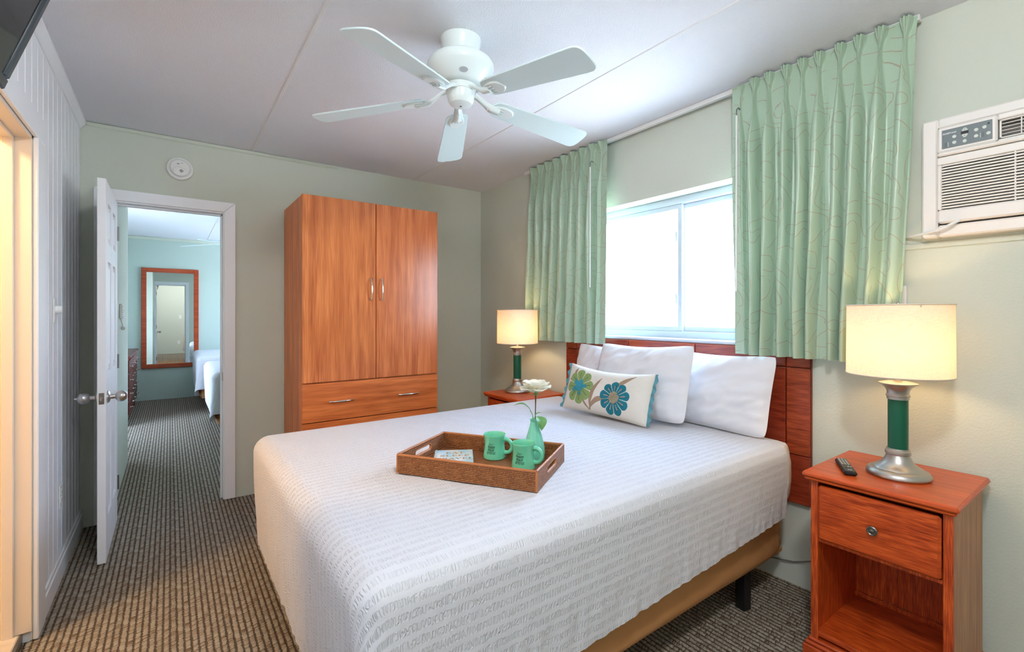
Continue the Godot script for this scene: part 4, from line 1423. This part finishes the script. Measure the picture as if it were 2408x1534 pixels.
func fans() -> void:
	var t := thing("ceiling_fan", "white five blade ceiling fan above the near bed", "ceiling fan", V(1.035, CY, -1.805), 0.0, "ceiling fans")
	var wm: Material = mats.fan_white
	part(t, "canopy", M.new().lathe([Vector2(0.068, -0.085), Vector2(0.080, -0.08), Vector2(0.082, -0.03), Vector2(0.087, -0.022), Vector2(0.088, -0.0005), Vector2(0, -0.0005)], 48), wm)
	part(t, "motor_housing", M.new().lathe([Vector2(0, -0.205), Vector2(0.085, -0.205), Vector2(0.098, -0.198), Vector2(0.12, -0.170), Vector2(0.141, -0.145), Vector2(0.147, -0.128), Vector2(0.145, -0.116), Vector2(0.141, -0.114), Vector2(0.138, -0.104), Vector2(0.118, -0.090), Vector2(0.085, -0.080), Vector2(0.06, -0.078)], 56), wm)
	for k in 5:
		var a := TAU * (k + 0.5) / 5.0 + 0.1
		part(t, "vent_slot", M.new().lathe([Vector2(0, 0), Vector2(0.011, 0), Vector2(0.010, 0.003), Vector2(0, 0.003)], 16), smat("fan_slot_%d" % k, rgb8(168, 172, 176), 0.5) if k == 0 else mats.fan_slot_0, "", Transform3D(Basis.from_euler(V(0, -a, 0)) * Basis.from_euler(V(0, 0, deg_to_rad(50))).scaled(V(1, 1, 1.7)), V(cos(a) * 0.111, -0.185, sin(a) * 0.111)))
	part(t, "flywheel", M.new().lathe([Vector2(0, -0.232), Vector2(0.066, -0.232), Vector2(0.068, -0.206), Vector2(0, -0.206)], 40), wm)
	part(t, "switch_housing", M.new().lathe([Vector2(0, -0.292), Vector2(0.034, -0.291), Vector2(0.048, -0.285), Vector2(0.056, -0.272), Vector2(0.060, -0.25), Vector2(0.062, -0.232), Vector2(0, -0.232)], 40), wm)
	part(t, "pull_hole", M.new().lathe([Vector2(0, -0.294), Vector2(0.004, -0.294), Vector2(0.004, -0.29)], 12), mats.knob_metal)
	var outline := blade_outline()
	for k in 5:
		var a := deg_to_rad(150.0 - 72.0 * k)
		var turn := Basis.from_euler(V(0, -a, 0))
		var tip := turn * Basis.from_euler(V(0, 0, deg_to_rad(-6.0))) * Basis.from_euler(V(deg_to_rad(-11.0), 0, 0))
		var o := V(0, -0.246, 0)
		var b := part(t, "blade", M.new().prism(outline, 0.0, 0.006, at(V(0, 0, 0), V(PI / 2, 0, 0)), 0.0015), mats.blade_white, "", Transform3D(tip, o))
		# arm: curved strap from the flywheel and a fluted leaf under the blade
		var arm := M.new()
		arm.tube([V(0.058, 0.026, 0), V(0.085, 0.020, 0), V(0.115, 0.004, 0), V(0.15, -0.012, 0), V(0.19, -0.014, 0)], [0.020, 0.017, 0.017, 0.024, 0.022], 14, true, 0.45)
		var lo := PackedVector2Array()
		for i in 24:
			var q := TAU * i / 24.0
			lo.append(Vector2(0.205 + 0.060 * cos(q), 0.036 * sin(q) * (1.0 + 0.22 * cos(q))))
		arm.prism(lo, 0.004, 0.014, at(Vector3.ZERO, V(PI / 2, 0, 0)), 0.004)
		for i in 4:
			var w := -0.018 + i * 0.011
			arm.tube([V(0.135, -0.015, w * 0.4), V(0.175, -0.017, w), V(0.215 - absf(w) * 0.5, -0.0165, w * 1.35)], 0.0024, 6)
		part(t, "blade_arm", arm, wm, "", Transform3D(tip, o))
	copy(t, "white ceiling fan in the second bedroom past the doorway", V(0.735, CY, -7.25), 0.35, "ceiling_fan")

# ---------------------------------------------------------------- air conditioner
func air_conditioner() -> void:
	# local x runs to the right along the wall, z out of the wall
	var t := thing("air_conditioner", "ivory through wall air conditioner with grey control panel", "air conditioner", V(WX, 1.864, -0.235), -PI / 2)
	var pl: Material = mats.ac_plastic
	var hw := 0.318
	var y0 := -0.231
	var y1 := 0.231
	var ft := M.new()
	ft.box(V(-hw, y0, 0.0005), V(-hw + 0.048, y1, 0.058), 0.006)
	ft.box(V(hw - 0.048, y0, 0.0005), V(hw, y1, 0.058), 0.006)
	ft.box(V(-hw + 0.048, y1 - 0.04, 0.0005), V(hw - 0.048, y1, 0.058), 0.006)
	ft.box(V(-hw + 0.048, y0, 0.0005), V(hw - 0.048, y0 + 0.045, 0.058), 0.006)
	part(t, "surround", ft, pl)
	part(t, "filter", M.new().box(V(-hw + 0.048, y0 + 0.045, 0.001), V(hw - 0.048, y1 - 0.04, 0.018)), mats.ac_filter)
	# face: top band with controls and outlet, body of louvers, bottom band
	var a := -hw + 0.05
	var b := hw - 0.05
	var fr := M.new()
	fr.box(V(a, 0.092, 0.03), V(a + 0.165, y1 - 0.042, 0.075), 0.006)          # behind the controls
	fr.box(V(a + 0.165, 0.168, 0.03), V(b, y1 - 0.042, 0.075), 0.004)
	fr.box(V(a + 0.165, 0.082, 0.03), V(b, 0.098, 0.075), 0.004)
	fr.box(V(b - 0.014, 0.098, 0.03), V(b, 0.168, 0.075), 0.004)
	fr.box(V(a, 0.078, 0.03), V(b, 0.092, 0.079), 0.005)
	fr.box(V(a, 0.046, 0.03), V(b, 0.0755, 0.071), 0.003)
	fr.box(V(a, -0.18, 0.03), V(b, -0.128, 0.07), 0.006)
	fr.box(V(a, -0.128, 0.03), V(a + 0.012, 0.046, 0.07), 0.003)
	fr.box(V(b - 0.012, -0.128, 0.03), V(b, 0.046, 0.07), 0.003)
	part(t, "front_panel", fr, pl)
	for i in 16:
		var y := -0.121 + i * 0.0108
		part(t, "louver", M.new().box(V(a + 0.012, -0.0032, -0.011), V(b - 0.012, 0.0032, 0.003), 0.0015, at(V(0, y, 0.066), V(deg_to_rad(14), 0, 0))), pl)
	for x in [-0.06, 0.125]:
		part(t, "rib", M.new().box(V(x - 0.002, -0.128, 0.052), V(x + 0.002, 0.046, 0.0665)), pl)
	# air outlet
	var og := M.new()
	og.box(V(a + 0.17, 0.1, 0.066), V(a + 0.175, 0.166, 0.074), 0.001)
	og.box(V(a + 0.17, 0.162, 0.066), V(b - 0.016, 0.166, 0.074), 0.001)
	og.box(V(a + 0.17, 0.1, 0.066), V(b - 0.016, 0.104, 0.074), 0.001)
	part(t, "outlet_frame", og, pl)
	for i in 4:
		part(t, "vane", M.new().box(V(a + 0.175, 0.114 + i * 0.0125, 0.056), V(b - 0.016, 0.1165 + i * 0.0125, 0.07), 0.0008), pl)
	for i in 4:
		part(t, "vane_bar", M.new().box(V(a + 0.222 + i * 0.05, 0.104, 0.060), V(a + 0.225 + i * 0.05, 0.162, 0.0715), 0.0008), pl)
	# controls
	var c := part(t, "control_panel", M.new().box(V(a + 0.014, 0.104, 0.0745), V(a + 0.152, 0.176, 0.0765), 0.0008), mats.ac_panel, "grey control panel with round buttons")
	var z := 0.0765
	for e in [[0.048, 0.143], [0.048, 0.121], [0.077, 0.118], [0.108, 0.150], [0.108, 0.127], [0.130, 0.153], [0.1405, 0.128]]:
		part(c, "button", M.new().lathe([Vector2(0.0065, 0), Vector2(0.0062, 0.0018), Vector2(0.0052, 0.0026), Vector2(0, 0.0028)], 16), mats.button, "", at(V(a + 0.002 + e[0], e[1], z), V(PI / 2, 0, 0)))
	part(c, "button", M.new().lathe([Vector2(0.0095, 0), Vector2(0.009, 0.0015), Vector2(0, 0.0018)], 24), mats.button, "", Transform3D(Basis.from_euler(V(PI / 2, 0, 0)).scaled(V(1, 1.95, 1)), V(a + 0.079, 0.150, z)))
	part(c, "display", M.new().box(V(a + 0.069, 0.1445, z), V(a + 0.089, 0.1555, z + 0.0036), 0.0006), mats.black_plastic)
	for e in [0.1615, 0.1385]:
		part(c, "arrow_mark", M.new().prism(PackedVector2Array([Vector2(-0.002, -0.001), Vector2(0.002, -0.001), Vector2(0, 0.0017)]) if e > 0.15 else PackedVector2Array([Vector2(-0.002, 0.001), Vector2(0.002, 0.001), Vector2(0, -0.0017)]), 0.0, 0.0005, at(V(a + 0.079, e, z + 0.002))), mats.print_black)
	part(c, "sensor_window", M.new().box(V(a + 0.1395, 0.161, z), V(a + 0.1455, 0.1665, z + 0.0006)), mats.black_plastic)
	var marks := M.new()
	for i in 4:
		marks.box(V(a + 0.022, 0.1105 + i * 0.0045, z), V(a + 0.029, 0.1115 + i * 0.0045, z + 0.0003))
		marks.box(V(a + 0.1240, 0.1195 + i * 0.0045, z), V(a + 0.1305, 0.1205 + i * 0.0045, z + 0.0003))
	part(c, "legend_print", marks, mats.print_black).set_meta("kind", "stuff")
	var lights := M.new()
	for i in 4:
		lights.lathe([Vector2(0.0013, 0), Vector2(0.0013, 0.0005), Vector2(0, 0.0005)], 10, at(V(a + 0.0325, 0.111 + i * 0.0045, z), V(PI / 2, 0, 0)))
		lights.lathe([Vector2(0.0013, 0), Vector2(0.0013, 0.0005), Vector2(0, 0.0005)], 10, at(V(a + 0.1210, 0.12 + i * 0.0045, z), V(PI / 2, 0, 0)))
	part(c, "indicators", lights, mats.print_white).set_meta("kind", "stuff")
	part(c, "logo", M.new().add(text_m("KoldFront", 0.0082, 0.0003, "sans", true), Transform3D(Basis(V(1, 0, 0), V(0.25, 1, 0), V(0, 0, 1)), V(a + 0.036, 0.1605, z + 0.0002))), mats.print_white, "white maker lettering")
	# mains lead
	var pts := []
	var ctrl := [V(-0.205, -0.176, 0.068), V(-0.225, -0.19, 0.085), V(-0.262, -0.206, 0.082), V(-0.33, -0.212, 0.045), V(-0.385, -0.212, 0.012), V(-0.402, -0.211, 0.010)]
	var cv := Curve3D.new()
	for i in ctrl.size():
		var tg: Vector3 = (ctrl[mini(i + 1, ctrl.size() - 1)] - ctrl[maxi(i - 1, 0)]) / 6.0
		cv.add_point(ctrl[i], -tg, tg)
	for q in cv.tessellate(4, 3): pts.append(q)
	part(t, "mains_lead", M.new().tube(pts, 0.0055, 10), mats.white_plastic, "white power lead")

func wall_bits() -> void:
	# patched ledge under the air conditioner
	struct_mesh("trim_7", "painted ledge strip on the wall below the air conditioner", "wall strip", M.new().box(V(WX - 0.006, 1.598, -0.66), V(WX, 1.622, FZ), 0.004), mats.wall)
	var o := thing("receptacle", "white surface receptacle beside the near curtain", "outlet", V(WX, 1.39, -0.632), -PI / 2)
	part(o, "box", M.new().box(V(-0.035, -0.06, 0.0005), V(0.022, 0.06, 0.03), 0.004), mats.white_plastic)
	# smoke detector
	var s := thing("smoke_detector", "round white smoke detector above the bedroom door", "smoke detector", V(0.055, 2.327, BZ))
	var r := at(Vector3.ZERO, V(PI / 2, 0, 0))
	part(s, "base", M.new().lathe([Vector2(0.077, 0.0005), Vector2(0.078, 0.008), Vector2(0.074, 0.017), Vector2(0.064, 0.02), Vector2(0.060, 0.0175), Vector2(0.056, 0.0175)], 44, r), mats.white_plastic)
	part(s, "cover", M.new().lathe([Vector2(0.058, 0.012), Vector2(0.057, 0.03), Vector2(0.052, 0.037), Vector2(0.035, 0.041), Vector2(0, 0.042)], 44, r), mats.white_plastic)
	part(s, "ridge", M.new().tube([V(-0.045, -0.012, 0.038), V(-0.02, 0.003, 0.042), V(0.005, 0.003, 0.0425), V(0.03, -0.008, 0.041), V(0.046, -0.024, 0.036)], 0.0018, 8), mats.white_plastic)
	var g := M.new()
	for i in 5:
		var h: float = [0.004, 0.009, 0.012, 0.009, 0.004][i]
		g.box(V(-0.004 + i * 0.005, -0.021 - h, 0.040), V(-0.0015 + i * 0.005, -0.021 + h, 0.0425))
	part(s, "sounder_slots", g, mats.black_gap)
	part(s, "test_button", M.new().box(V(-0.034, -0.034, 0.037), V(-0.016, -0.018, 0.043), 0.002, at(Vector3.ZERO, V(0, 0, -0.25))), mats.white_plastic)
	part(s, "led_slot", M.new().box(V(-0.018, 0.022, 0.0395), V(-0.004, 0.027, 0.0418)), mats.ac_panel)
	for e in [V(0.008, 0.03, 0.0405), V(0.013, 0.035, 0.0400)]:
		part(s, "pin_hole", M.new().lathe([Vector2(0.0018, 0), Vector2(0.0018, 0.0016), Vector2(0, 0.0016)], 8, r), mats.black_gap, "", at(e))
	# dimmer and outlet on the panelled wall
	var d := thing("dimmer_switch", "white round knob dimmer on the panelled wall", "light switch", V(LX, 1.35, -3.13), PI / 2)
	part(d, "plate", M.new().box(V(-0.036, -0.06, 0.0005), V(0.036, 0.06, 0.006), 0.003), mats.white_plastic)
	part(d, "knob", M.new().lathe([Vector2(0.019, 0), Vector2(0.017, 0.02), Vector2(0.015, 0.024), Vector2(0, 0.025)], 24), mats.white_plastic, "", at(V(0, 0.005, 0.006), V(PI / 2, 0, 0)))
	wall_plate("power_outlet", "white outlet plate low on the panelled wall", "outlet", V(LX, 0.41, -3.275), PI / 2)
	# television on a tilted mount, only its lower corner in view
	var tv := thing("television", "dark flat television tilted down above the left doorway", "television", V(-0.352, 1.918, -1.42), 0.0)
	var tl := Transform3D(Basis.from_euler(V(0, PI / 2, 0)) * Basis.from_euler(V(deg_to_rad(18), 0, 0)), Vector3.ZERO)
	var hw := 0.36
	var fm := M.new()
	fm.box(V(-hw, 0, -0.03), V(hw, 0.030, 0.0), 0.004)
	fm.box(V(-hw, 0.41, -0.03), V(hw, 0.435, 0.0), 0.004)
	fm.box(V(-hw, 0.030, -0.03), V(-hw + 0.026, 0.41, 0.0), 0.004)
	fm.box(V(hw - 0.026, 0.030, -0.03), V(hw, 0.41, 0.0), 0.004)
	fm.box(V(-hw + 0.01, 0.012, -0.045), V(hw - 0.01, 0.42, -0.029), 0.006)
	part(tv, "frame", fm, mats.tv_frame, "", tl)
	part(tv, "screen", M.new().box(V(-hw + 0.026, 0.030, -0.02), V(hw - 0.026, 0.41, -0.006)), mats.tv_screen, "glossy dark screen", tl)
	part(tv, "wall_mount", M.new().box(V(-0.1005, 0.20, -0.1), V(-0.06, 0.40, 0.1), 0.003).box(V(-0.0608, 0.24, -0.03), V(0.055, 0.30, 0.03), 0.003), mats.black_plastic)
	# lamp cord by the skirting
	single("lamp_cord", "thin grey cord running along the wall behind the near nightstand", "cord", M.new().tube([V(2.47, 0.30, -0.80), V(2.474, 0.17, -0.93), V(2.474, 0.115, -1.05), V(2.474, 0.085, -1.2), V(2.472, 0.075, -1.42), V(2.470, 0.03, -1.62), V(2.46, 0.004, -1.8)], 0.0032, 8), mats.grey_cable)

# ---------------------------------------------------------------- tray and what stands on it
func tray_set() -> void:
	var top := 0.7375
	var t := thing("rattan_tray", "rectangular woven rattan tray on the coverlet", "tray", V(0.985, top, -1.541), deg_to_rad(-56.8))
	var hx := 0.272
	var hz := 0.176
	var h := 0.068
	part(t, "bottom", M.new().box(V(-hx + 0.006, 0.0, -hz + 0.006), V(hx - 0.006, 0.006, hz - 0.006)), mats.rattan)
	for s in [-1, 1]:
		part(t, "long_side", M.new().box(V(-hx, 0.0, s * hz - 0.0045), V(hx, h - 0.003, s * hz + 0.0045), 0.002), mats.rattan)
	# short sides with a hand hole
	for s in [-1, 1]:
		var m := M.new()
		var a := 0.062
		var y0 := 0.026
		var y1 := 0.052
		m.box(V(s * hx - 0.0045, 0, -hz), V(s * hx + 0.0045, y0, hz))
		m.box(V(s * hx - 0.0045, y1, -hz), V(s * hx + 0.0045, h - 0.003, hz))
		m.box(V(s * hx - 0.0045, y0, -hz), V(s * hx + 0.0045, y1, -a))
		m.box(V(s * hx - 0.0045, y0, a), V(s * hx + 0.0045, y1, hz))
		part(t, "handle_side", m, mats.rattan)
		var ring := []
		for k in 41:
			var q := TAU * k / 40.0
			ring.append(V(s * hx, (y0 + y1) / 2 + sin(q) * 0.0135, signf(cos(q)) * (a - 0.014) + cos(q) * 0.0145))
		part(t, "handle_binding", M.new().tube(ring, 0.0052, 8, false), mats.rattan_rim)
	var c := [V(-hx, h, -hz), V(hx, h, -hz), V(hx, h, hz), V(-hx, h, hz)]
	for i in 4:
		part(t, "rim", M.new().tube([c[i], c[(i + 1) % 4]], 0.0048, 10), mats.rattan_rim)
	for i in 4:
		part(t, "corner_post", M.new().tube([c[i] * V(1, 0, 1) + V(0, 0.001, 0), c[i]], 0.0052, 10), mats.rattan_rim)
	var fl := top + 0.0068
	mug("jade green mug with black lettering nearer the rose side of the tray back", V(1.074, fl, -1.596), deg_to_rad(-54.0), 0)
	mug("jade green mug with black lettering in front of the bud vase", V(1.092, fl, -1.425), deg_to_rad(-58.0), 1)
	vase_and_rose(V(1.180, fl, -1.468))
	# notebook with gilt words
	var nb := thing("notebook", "small pale blue notebook with gilt words lying in the tray", "notebook", V(0.930, fl, -1.679), deg_to_rad(-30.0))
	var w := 0.078
	var d := 0.095
	part(nb, "pages", M.new().box(V(-w + 0.003, 0.001, -d + 0.002), V(w - 0.002, 0.0075, d - 0.002)), mats.print_white)
	var fn := noise(1.0, 141, 3)
	var cvm := smat("cover_print", Color.WHITE, 0.5)
	cvm.albedo_texture = tex(256, 256, func(x: float, y: float):
		var q := clampf(0.5 + 0.9 * rep(fn, x, y, 2.2, 2.2), 0, 1)
		var o := Color8(150, 204, 222).lerp(Color8(222, 226, 230), q)
		return o.lerp(Color8(224, 214, 196), clampf(rep(fn, x + 0.4, y, 3.0, 3.0) * 1.4, 0, 0.7)))
	planar(cvm, V(5, 5, 5), false, V(0.3, 0.1, 0.55))
	part(nb, "cover", M.new().box(V(-w, 0.0075, -d), V(w, 0.0092, d), 0.0006), cvm)
	part(nb, "back_cover", M.new().box(V(-w, 0.0, -d), V(w, 0.0012, d)), mats.print_white)
	var lines := ["EAT", "SLEEP", "TRAVEL"]
	for i in 3:
		part(nb, "gilt_word", M.new().add(text_m(lines[i], 0.030, 0.0003, "serif", true), Transform3D(Basis.from_euler(V(-PI / 2, 0, 0)).scaled(V(1.25, 1, 1)), V(0.004, 0.0094, -0.050 + i * 0.038))), mats.print_gold, "gilt lettering")
	for i in 12:
		var zz := -d + 0.012 + i * (2 * d - 0.024) / 11.0
		var ring := []
		for k in 13:
			var a := TAU * k / 12.0
			ring.append(V(-w + 0.004 + cos(a) * 0.0075, 0.0052 + sin(a) * 0.0068 + 0.0018, zz))
		part(nb, "binding_ring", M.new().tube(ring, 0.0009, 5, false), mats.bright_nickel)
	# remote control
	var rc := thing("remote_control", "black television remote on the near nightstand", "remote control", V(2.135, 0.7256, -0.716), deg_to_rad(0))
	rc.rotation.y = atan2(-(2.235 - 2.055), -(-0.763 + 0.665))
	part(rc, "body", M.new().box(V(-0.021, 0.0, -0.092), V(0.021, 0.017, 0.092), 0.0055), mats.black_plastic)
	part(rc, "face", M.new().box(V(-0.0175, 0.0168, -0.088), V(0.0175, 0.018, 0.088), 0.0008), smat("remote_face", rgb8(62, 62, 58), 0.4))
	var key := smat("remote_key", rgb8(196, 194, 186), 0.5)
	for r in 7:
		for k in 3:
			if r == 0 and k == 2: continue
			part(rc, "key", M.new().box(V(-0.0135 + k * 0.010, 0.018, -0.080 + r * 0.0125), V(-0.0065 + k * 0.010, 0.0194, -0.0745 + r * 0.0125), 0.0008), key)
	part(rc, "power_key", M.new().box(V(0.0055, 0.018, -0.081), V(0.0135, 0.0196, -0.074), 0.001), smat("key_green", rgb8(60, 170, 90), 0.5), "green power key")
	var cols := [rgb8(206, 70, 56), rgb8(40, 160, 84), rgb8(232, 206, 150), rgb8(150, 176, 196)]
	for k in 4:
		part(rc, "colour_key", M.new().box(V(-0.0155 + k * 0.008, 0.018, 0.024), V(-0.0095 + k * 0.008, 0.0194, 0.030), 0.0008), smat("key_%d" % k, cols[k], 0.5))
	part(rc, "maker_mark", M.new().lathe([Vector2(0.0025, 0), Vector2(0.0025, 0.0003), Vector2(0, 0.0003)], 12, at(V(-0.003, 0.018, 0.068))).box(V(0.001, 0.018, 0.0665), V(0.008, 0.0183, 0.0695)), mats.print_white)

const MUG := [Vector2(0.042, 0.0), Vector2(0.0455, 0.003), Vector2(0.0462, 0.012), Vector2(0.0445, 0.024), Vector2(0.0418, 0.04), Vector2(0.0405, 0.055), Vector2(0.041, 0.07), Vector2(0.0428, 0.082), Vector2(0.0448, 0.091), Vector2(0.0455, 0.0955)]

func mug_r(y: float) -> float:
	for i in MUG.size() - 1:
		if y <= MUG[i + 1].y:
			return lerpf(MUG[i].x, MUG[i + 1].x, (y - MUG[i].y) / maxf(MUG[i + 1].y - MUG[i].y, 1e-6))
	return 0.0455

# words bent round the mug's wall; local +z faces the reader
func wrap_text(m: M, words: String, em: float, x0: float, y0: float, face: String, bold: bool, slant := 0.0, stretch := 1.0) -> void:
	var s := text_m(words, em, 0.0002, face, bold)
	for i in s.v.size():
		var p := s.v[i]
		var x := x0 + (p.x + slant * p.y) * stretch
		var y := y0 + p.y
		var r := mug_r(y) + 0.0003 + p.z
		var a := x / 0.042
		s.v[i] = V(sin(a) * r, y, cos(a) * r)
		s.n[i] = V(sin(a), 0, cos(a))
	m.add(s, Transform3D())

func wrap_line(m: M, pts: Array, x0: float, y0: float, r: float) -> void:
	var o := []
	for p in pts:
		var y: float = y0 + p.y
		var a: float = (x0 + p.x) / 0.042
		var rr := mug_r(y) + 0.0002
		o.append(V(sin(a) * rr, y, cos(a) * rr))
	m.tube(o, r, 5)

func mug(label: String, p: Vector3, turn: float, k: int) -> void:
	var t := thing("mug", label, "mug", p, turn, "jade green mugs")
	var pr := [Vector2(0, 0)]
	pr.append_array(MUG)
	pr.append_array([Vector2(0.0447, 0.0978), Vector2(0.0430, 0.0975), Vector2(0.0412, 0.094), Vector2(0.0385, 0.08), Vector2(0.0368, 0.06), Vector2(0.0372, 0.03), Vector2(0.034, 0.012), Vector2(0, 0.008)])
	part(t, "body", M.new().lathe(pr, 48), mats.jade_glaze)
	var hp := []
	var hr := []
	for i in 17:
		var s := i / 16.0
		var a := lerpf(deg_to_rad(98), deg_to_rad(-112), s)
		hp.append(V(0.0475 + 0.0245 * cos(a) + 0.004 * s, 0.052 + 0.027 * sin(a), 0))
		hr.append(0.0062 + 0.0022 * pow(absf(s * 2 - 1), 3))
	hp[0] = V(0.039, 0.080, 0)
	hp[16] = V(0.039, 0.022, 0)
	part(t, "handle", M.new().tube(hp, hr, 14, true, 1.25), mats.jade_glaze)
	var m := M.new()
	wrap_text(m, "my", 0.0105, -0.001, 0.0635, "serif", false, 0.3)
	wrap_text(m, "Happy", 0.0135, 0.0, 0.0535, "sans", true, 0.16, 0.78)
	wrap_text(m, "Place", 0.0135, -0.001, 0.0415, "sans", true, 0.16, 0.78)
	wrap_text(m, "A R M A D A", 0.0044, 0.0, 0.0325, "sans", true)
	wrap_text(m, "BY THE SEA", 0.0028, 0.0, 0.0272, "sans", true)
	# little shell and wave strokes
	wrap_line(m, [Vector2(-0.012, -0.004), Vector2(-0.0115, 0.001), Vector2(-0.0095, 0.006), Vector2(-0.0068, 0.0055), Vector2(-0.005, 0.002)], 0.0, 0.0635, 0.0003)
	wrap_line(m, [Vector2(0.005, 0.001), Vector2(0.008, 0.003), Vector2(0.0105, 0.001), Vector2(0.0125, -0.0015), Vector2(0.0145, -0.001)], 0.0, 0.0635, 0.0003)
	wrap_line(m, [Vector2(-0.011, 0.0), Vector2(-0.007, -0.001), Vector2(-0.003, 0.0), Vector2(0.002, -0.0008), Vector2(0.005, 0.0)], 0.0, 0.0355, 0.00025)
	part(t, "print", m, mats.print_black, "black hand lettered print")

func vase_and_rose(p: Vector3) -> void:
	var v := thing("bud_vase", "fluted aqua bud vase standing in the tray", "vase", p)
	var prof := [Vector2(0.0, 0.0), Vector2(0.036, 0.0), Vector2(0.0405, 0.006), Vector2(0.0425, 0.03), Vector2(0.040, 0.06), Vector2(0.033, 0.09), Vector2(0.025, 0.118), Vector2(0.0185, 0.142), Vector2(0.0155, 0.157), Vector2(0.0172, 0.166), Vector2(0.0185, 0.169), Vector2(0.0165, 0.1695), Vector2(0.0135, 0.163), Vector2(0.0125, 0.145), Vector2(0.0135, 0.12)]
	part(v, "body", M.new().grid(96, prof.size() * 4, func(u: float, w: float):
		var q: float = w * (prof.size() - 1)
		var i := mini(int(q), prof.size() - 2)
		var a: Vector2 = prof[i].lerp(prof[i + 1], q - i)
		var fl := 0.0
		if a.y > 0.004 and a.y < 0.160 and i < 10: fl = 0.0022 * (1.0 - absf(sin(7.0 * TAU * u)))
		var r := maxf(a.x - fl, 0.0)
		return V(cos(TAU * u) * r, a.y, sin(TAU * u) * r)
		, null, true, true), mats.jade_vase)
	# rose
	var r := thing("silk_rose", "open white rose on a long stem in the bud vase", "flower", p)
	var top := V(0.010, 0.272, -0.004)
	part(r, "stem", M.new().tube([V(0.000, 0.10, 0.0), V(0.006, 0.17, -0.002), V(0.010, 0.225, -0.005), top], [0.0022, 0.0022, 0.0024, 0.004], 8), mats.stem)
	var rng := RandomNumberGenerator.new()
	rng.seed = 17
	var rings := [[4, 0.012, 80.0, 0.040, 0.044], [5, 0.022, 70.0, 0.054, 0.064], [5, 0.032, 52.0, 0.064, 0.078], [6, 0.040, 30.0, 0.068, 0.080]]
	for g in rings.size():
		for k in rings[g][0]:
			var a: float = TAU * k / rings[g][0] + g * 0.7 + rng.randf_range(-0.12, 0.12)
			var lift: float = deg_to_rad(rings[g][2] + rng.randf_range(-7, 7))
			var ln: float = rings[g][3]
			var wd: float = rings[g][4]
			var curl := 0.22 + 0.09 * g
			var ph := rng.randf() * 6.0
			part(r, "petal", M.new().grid(14, 12, func(u: float, w: float):
				var s: float = u
				var b: float = w * 2.0 - 1.0
				s = s * (1.0 - 0.20 * b * b)
				var half := wd / 2.0 * pow(sin(PI * clampf(s * 0.70 + 0.14, 0, 1)), 0.55)
				var el := lift - curl * pow(s, 2.2) * 1.7
				var rad: float = 0.003 + ln * s * cos(lift * (1.0 - 0.35 * s))
				var y: float = ln * s * sin(lift) - ln * curl * 0.55 * pow(s, 3.0)
				y += 0.016 * b * b * (0.9 - 0.5 * g / 3.0) * s + 0.0016 * sin(b * 5.0 + ph) * s * s
				var side := b * half
				return V(cos(a) * rad - sin(a) * side, y, sin(a) * rad + cos(a) * side) + top + V(0, 0.003, 0)
				), mats.petal)
	part(r, "calyx", M.new().lathe([Vector2(0.003, -0.006), Vector2(0.007, -0.002), Vector2(0.009, 0.004), Vector2(0, 0.006)], 14, at(top)), mats.leaf)
	for k in 4:
		var a := TAU * k / 4.0 + 0.5
		part(r, "sepal", leaf_m(top + V(0, -0.001, 0), V(cos(a), -0.25, sin(a)), 0.028, 0.008, -0.006), mats.leaf)
	# leaves at the neck
	part(r, "leaf_stalk", M.new().tube([V(-0.004, 0.135, 0.004), V(-0.012, 0.185, 0.004), V(-0.022, 0.205, 0.000)], 0.0016, 6), mats.leaf)
	part(r, "leaf", leaf_m(V(-0.018, 0.202, 0.0), V(-0.80, 0.30, -0.45), 0.072, 0.026, 0.016), mats.leaf)
	part(r, "leaf", leaf_m(V(0.002, 0.180, 0.014), V(-0.05, -0.80, 0.50), 0.060, 0.046, 0.016), mats.leaf)
	part(r, "leaf", leaf_m(V(-0.002, 0.176, 0.004), V(0.5, 0.35, 0.35), 0.034, 0.016, 0.006), mats.leaf)

func leaf_m(p: Vector3, dir: Vector3, ln: float, wd: float, arch: float) -> M:
	var d := dir.normalized()
	var side := d.cross(Vector3.UP).normalized()
	var up := side.cross(d).normalized()
	return M.new().grid(12, 6, func(u: float, w: float):
		var b: float = w * 2.0 - 1.0
		var half := wd / 2.0 * pow(sin(PI * clampf(pow(u, 0.8), 0.0, 1.0)), 0.8) + 0.0004
		return p + d * ln * u + up * arch * sin(PI * u) + side * b * half + up * absf(b) * half * 0.35
		)
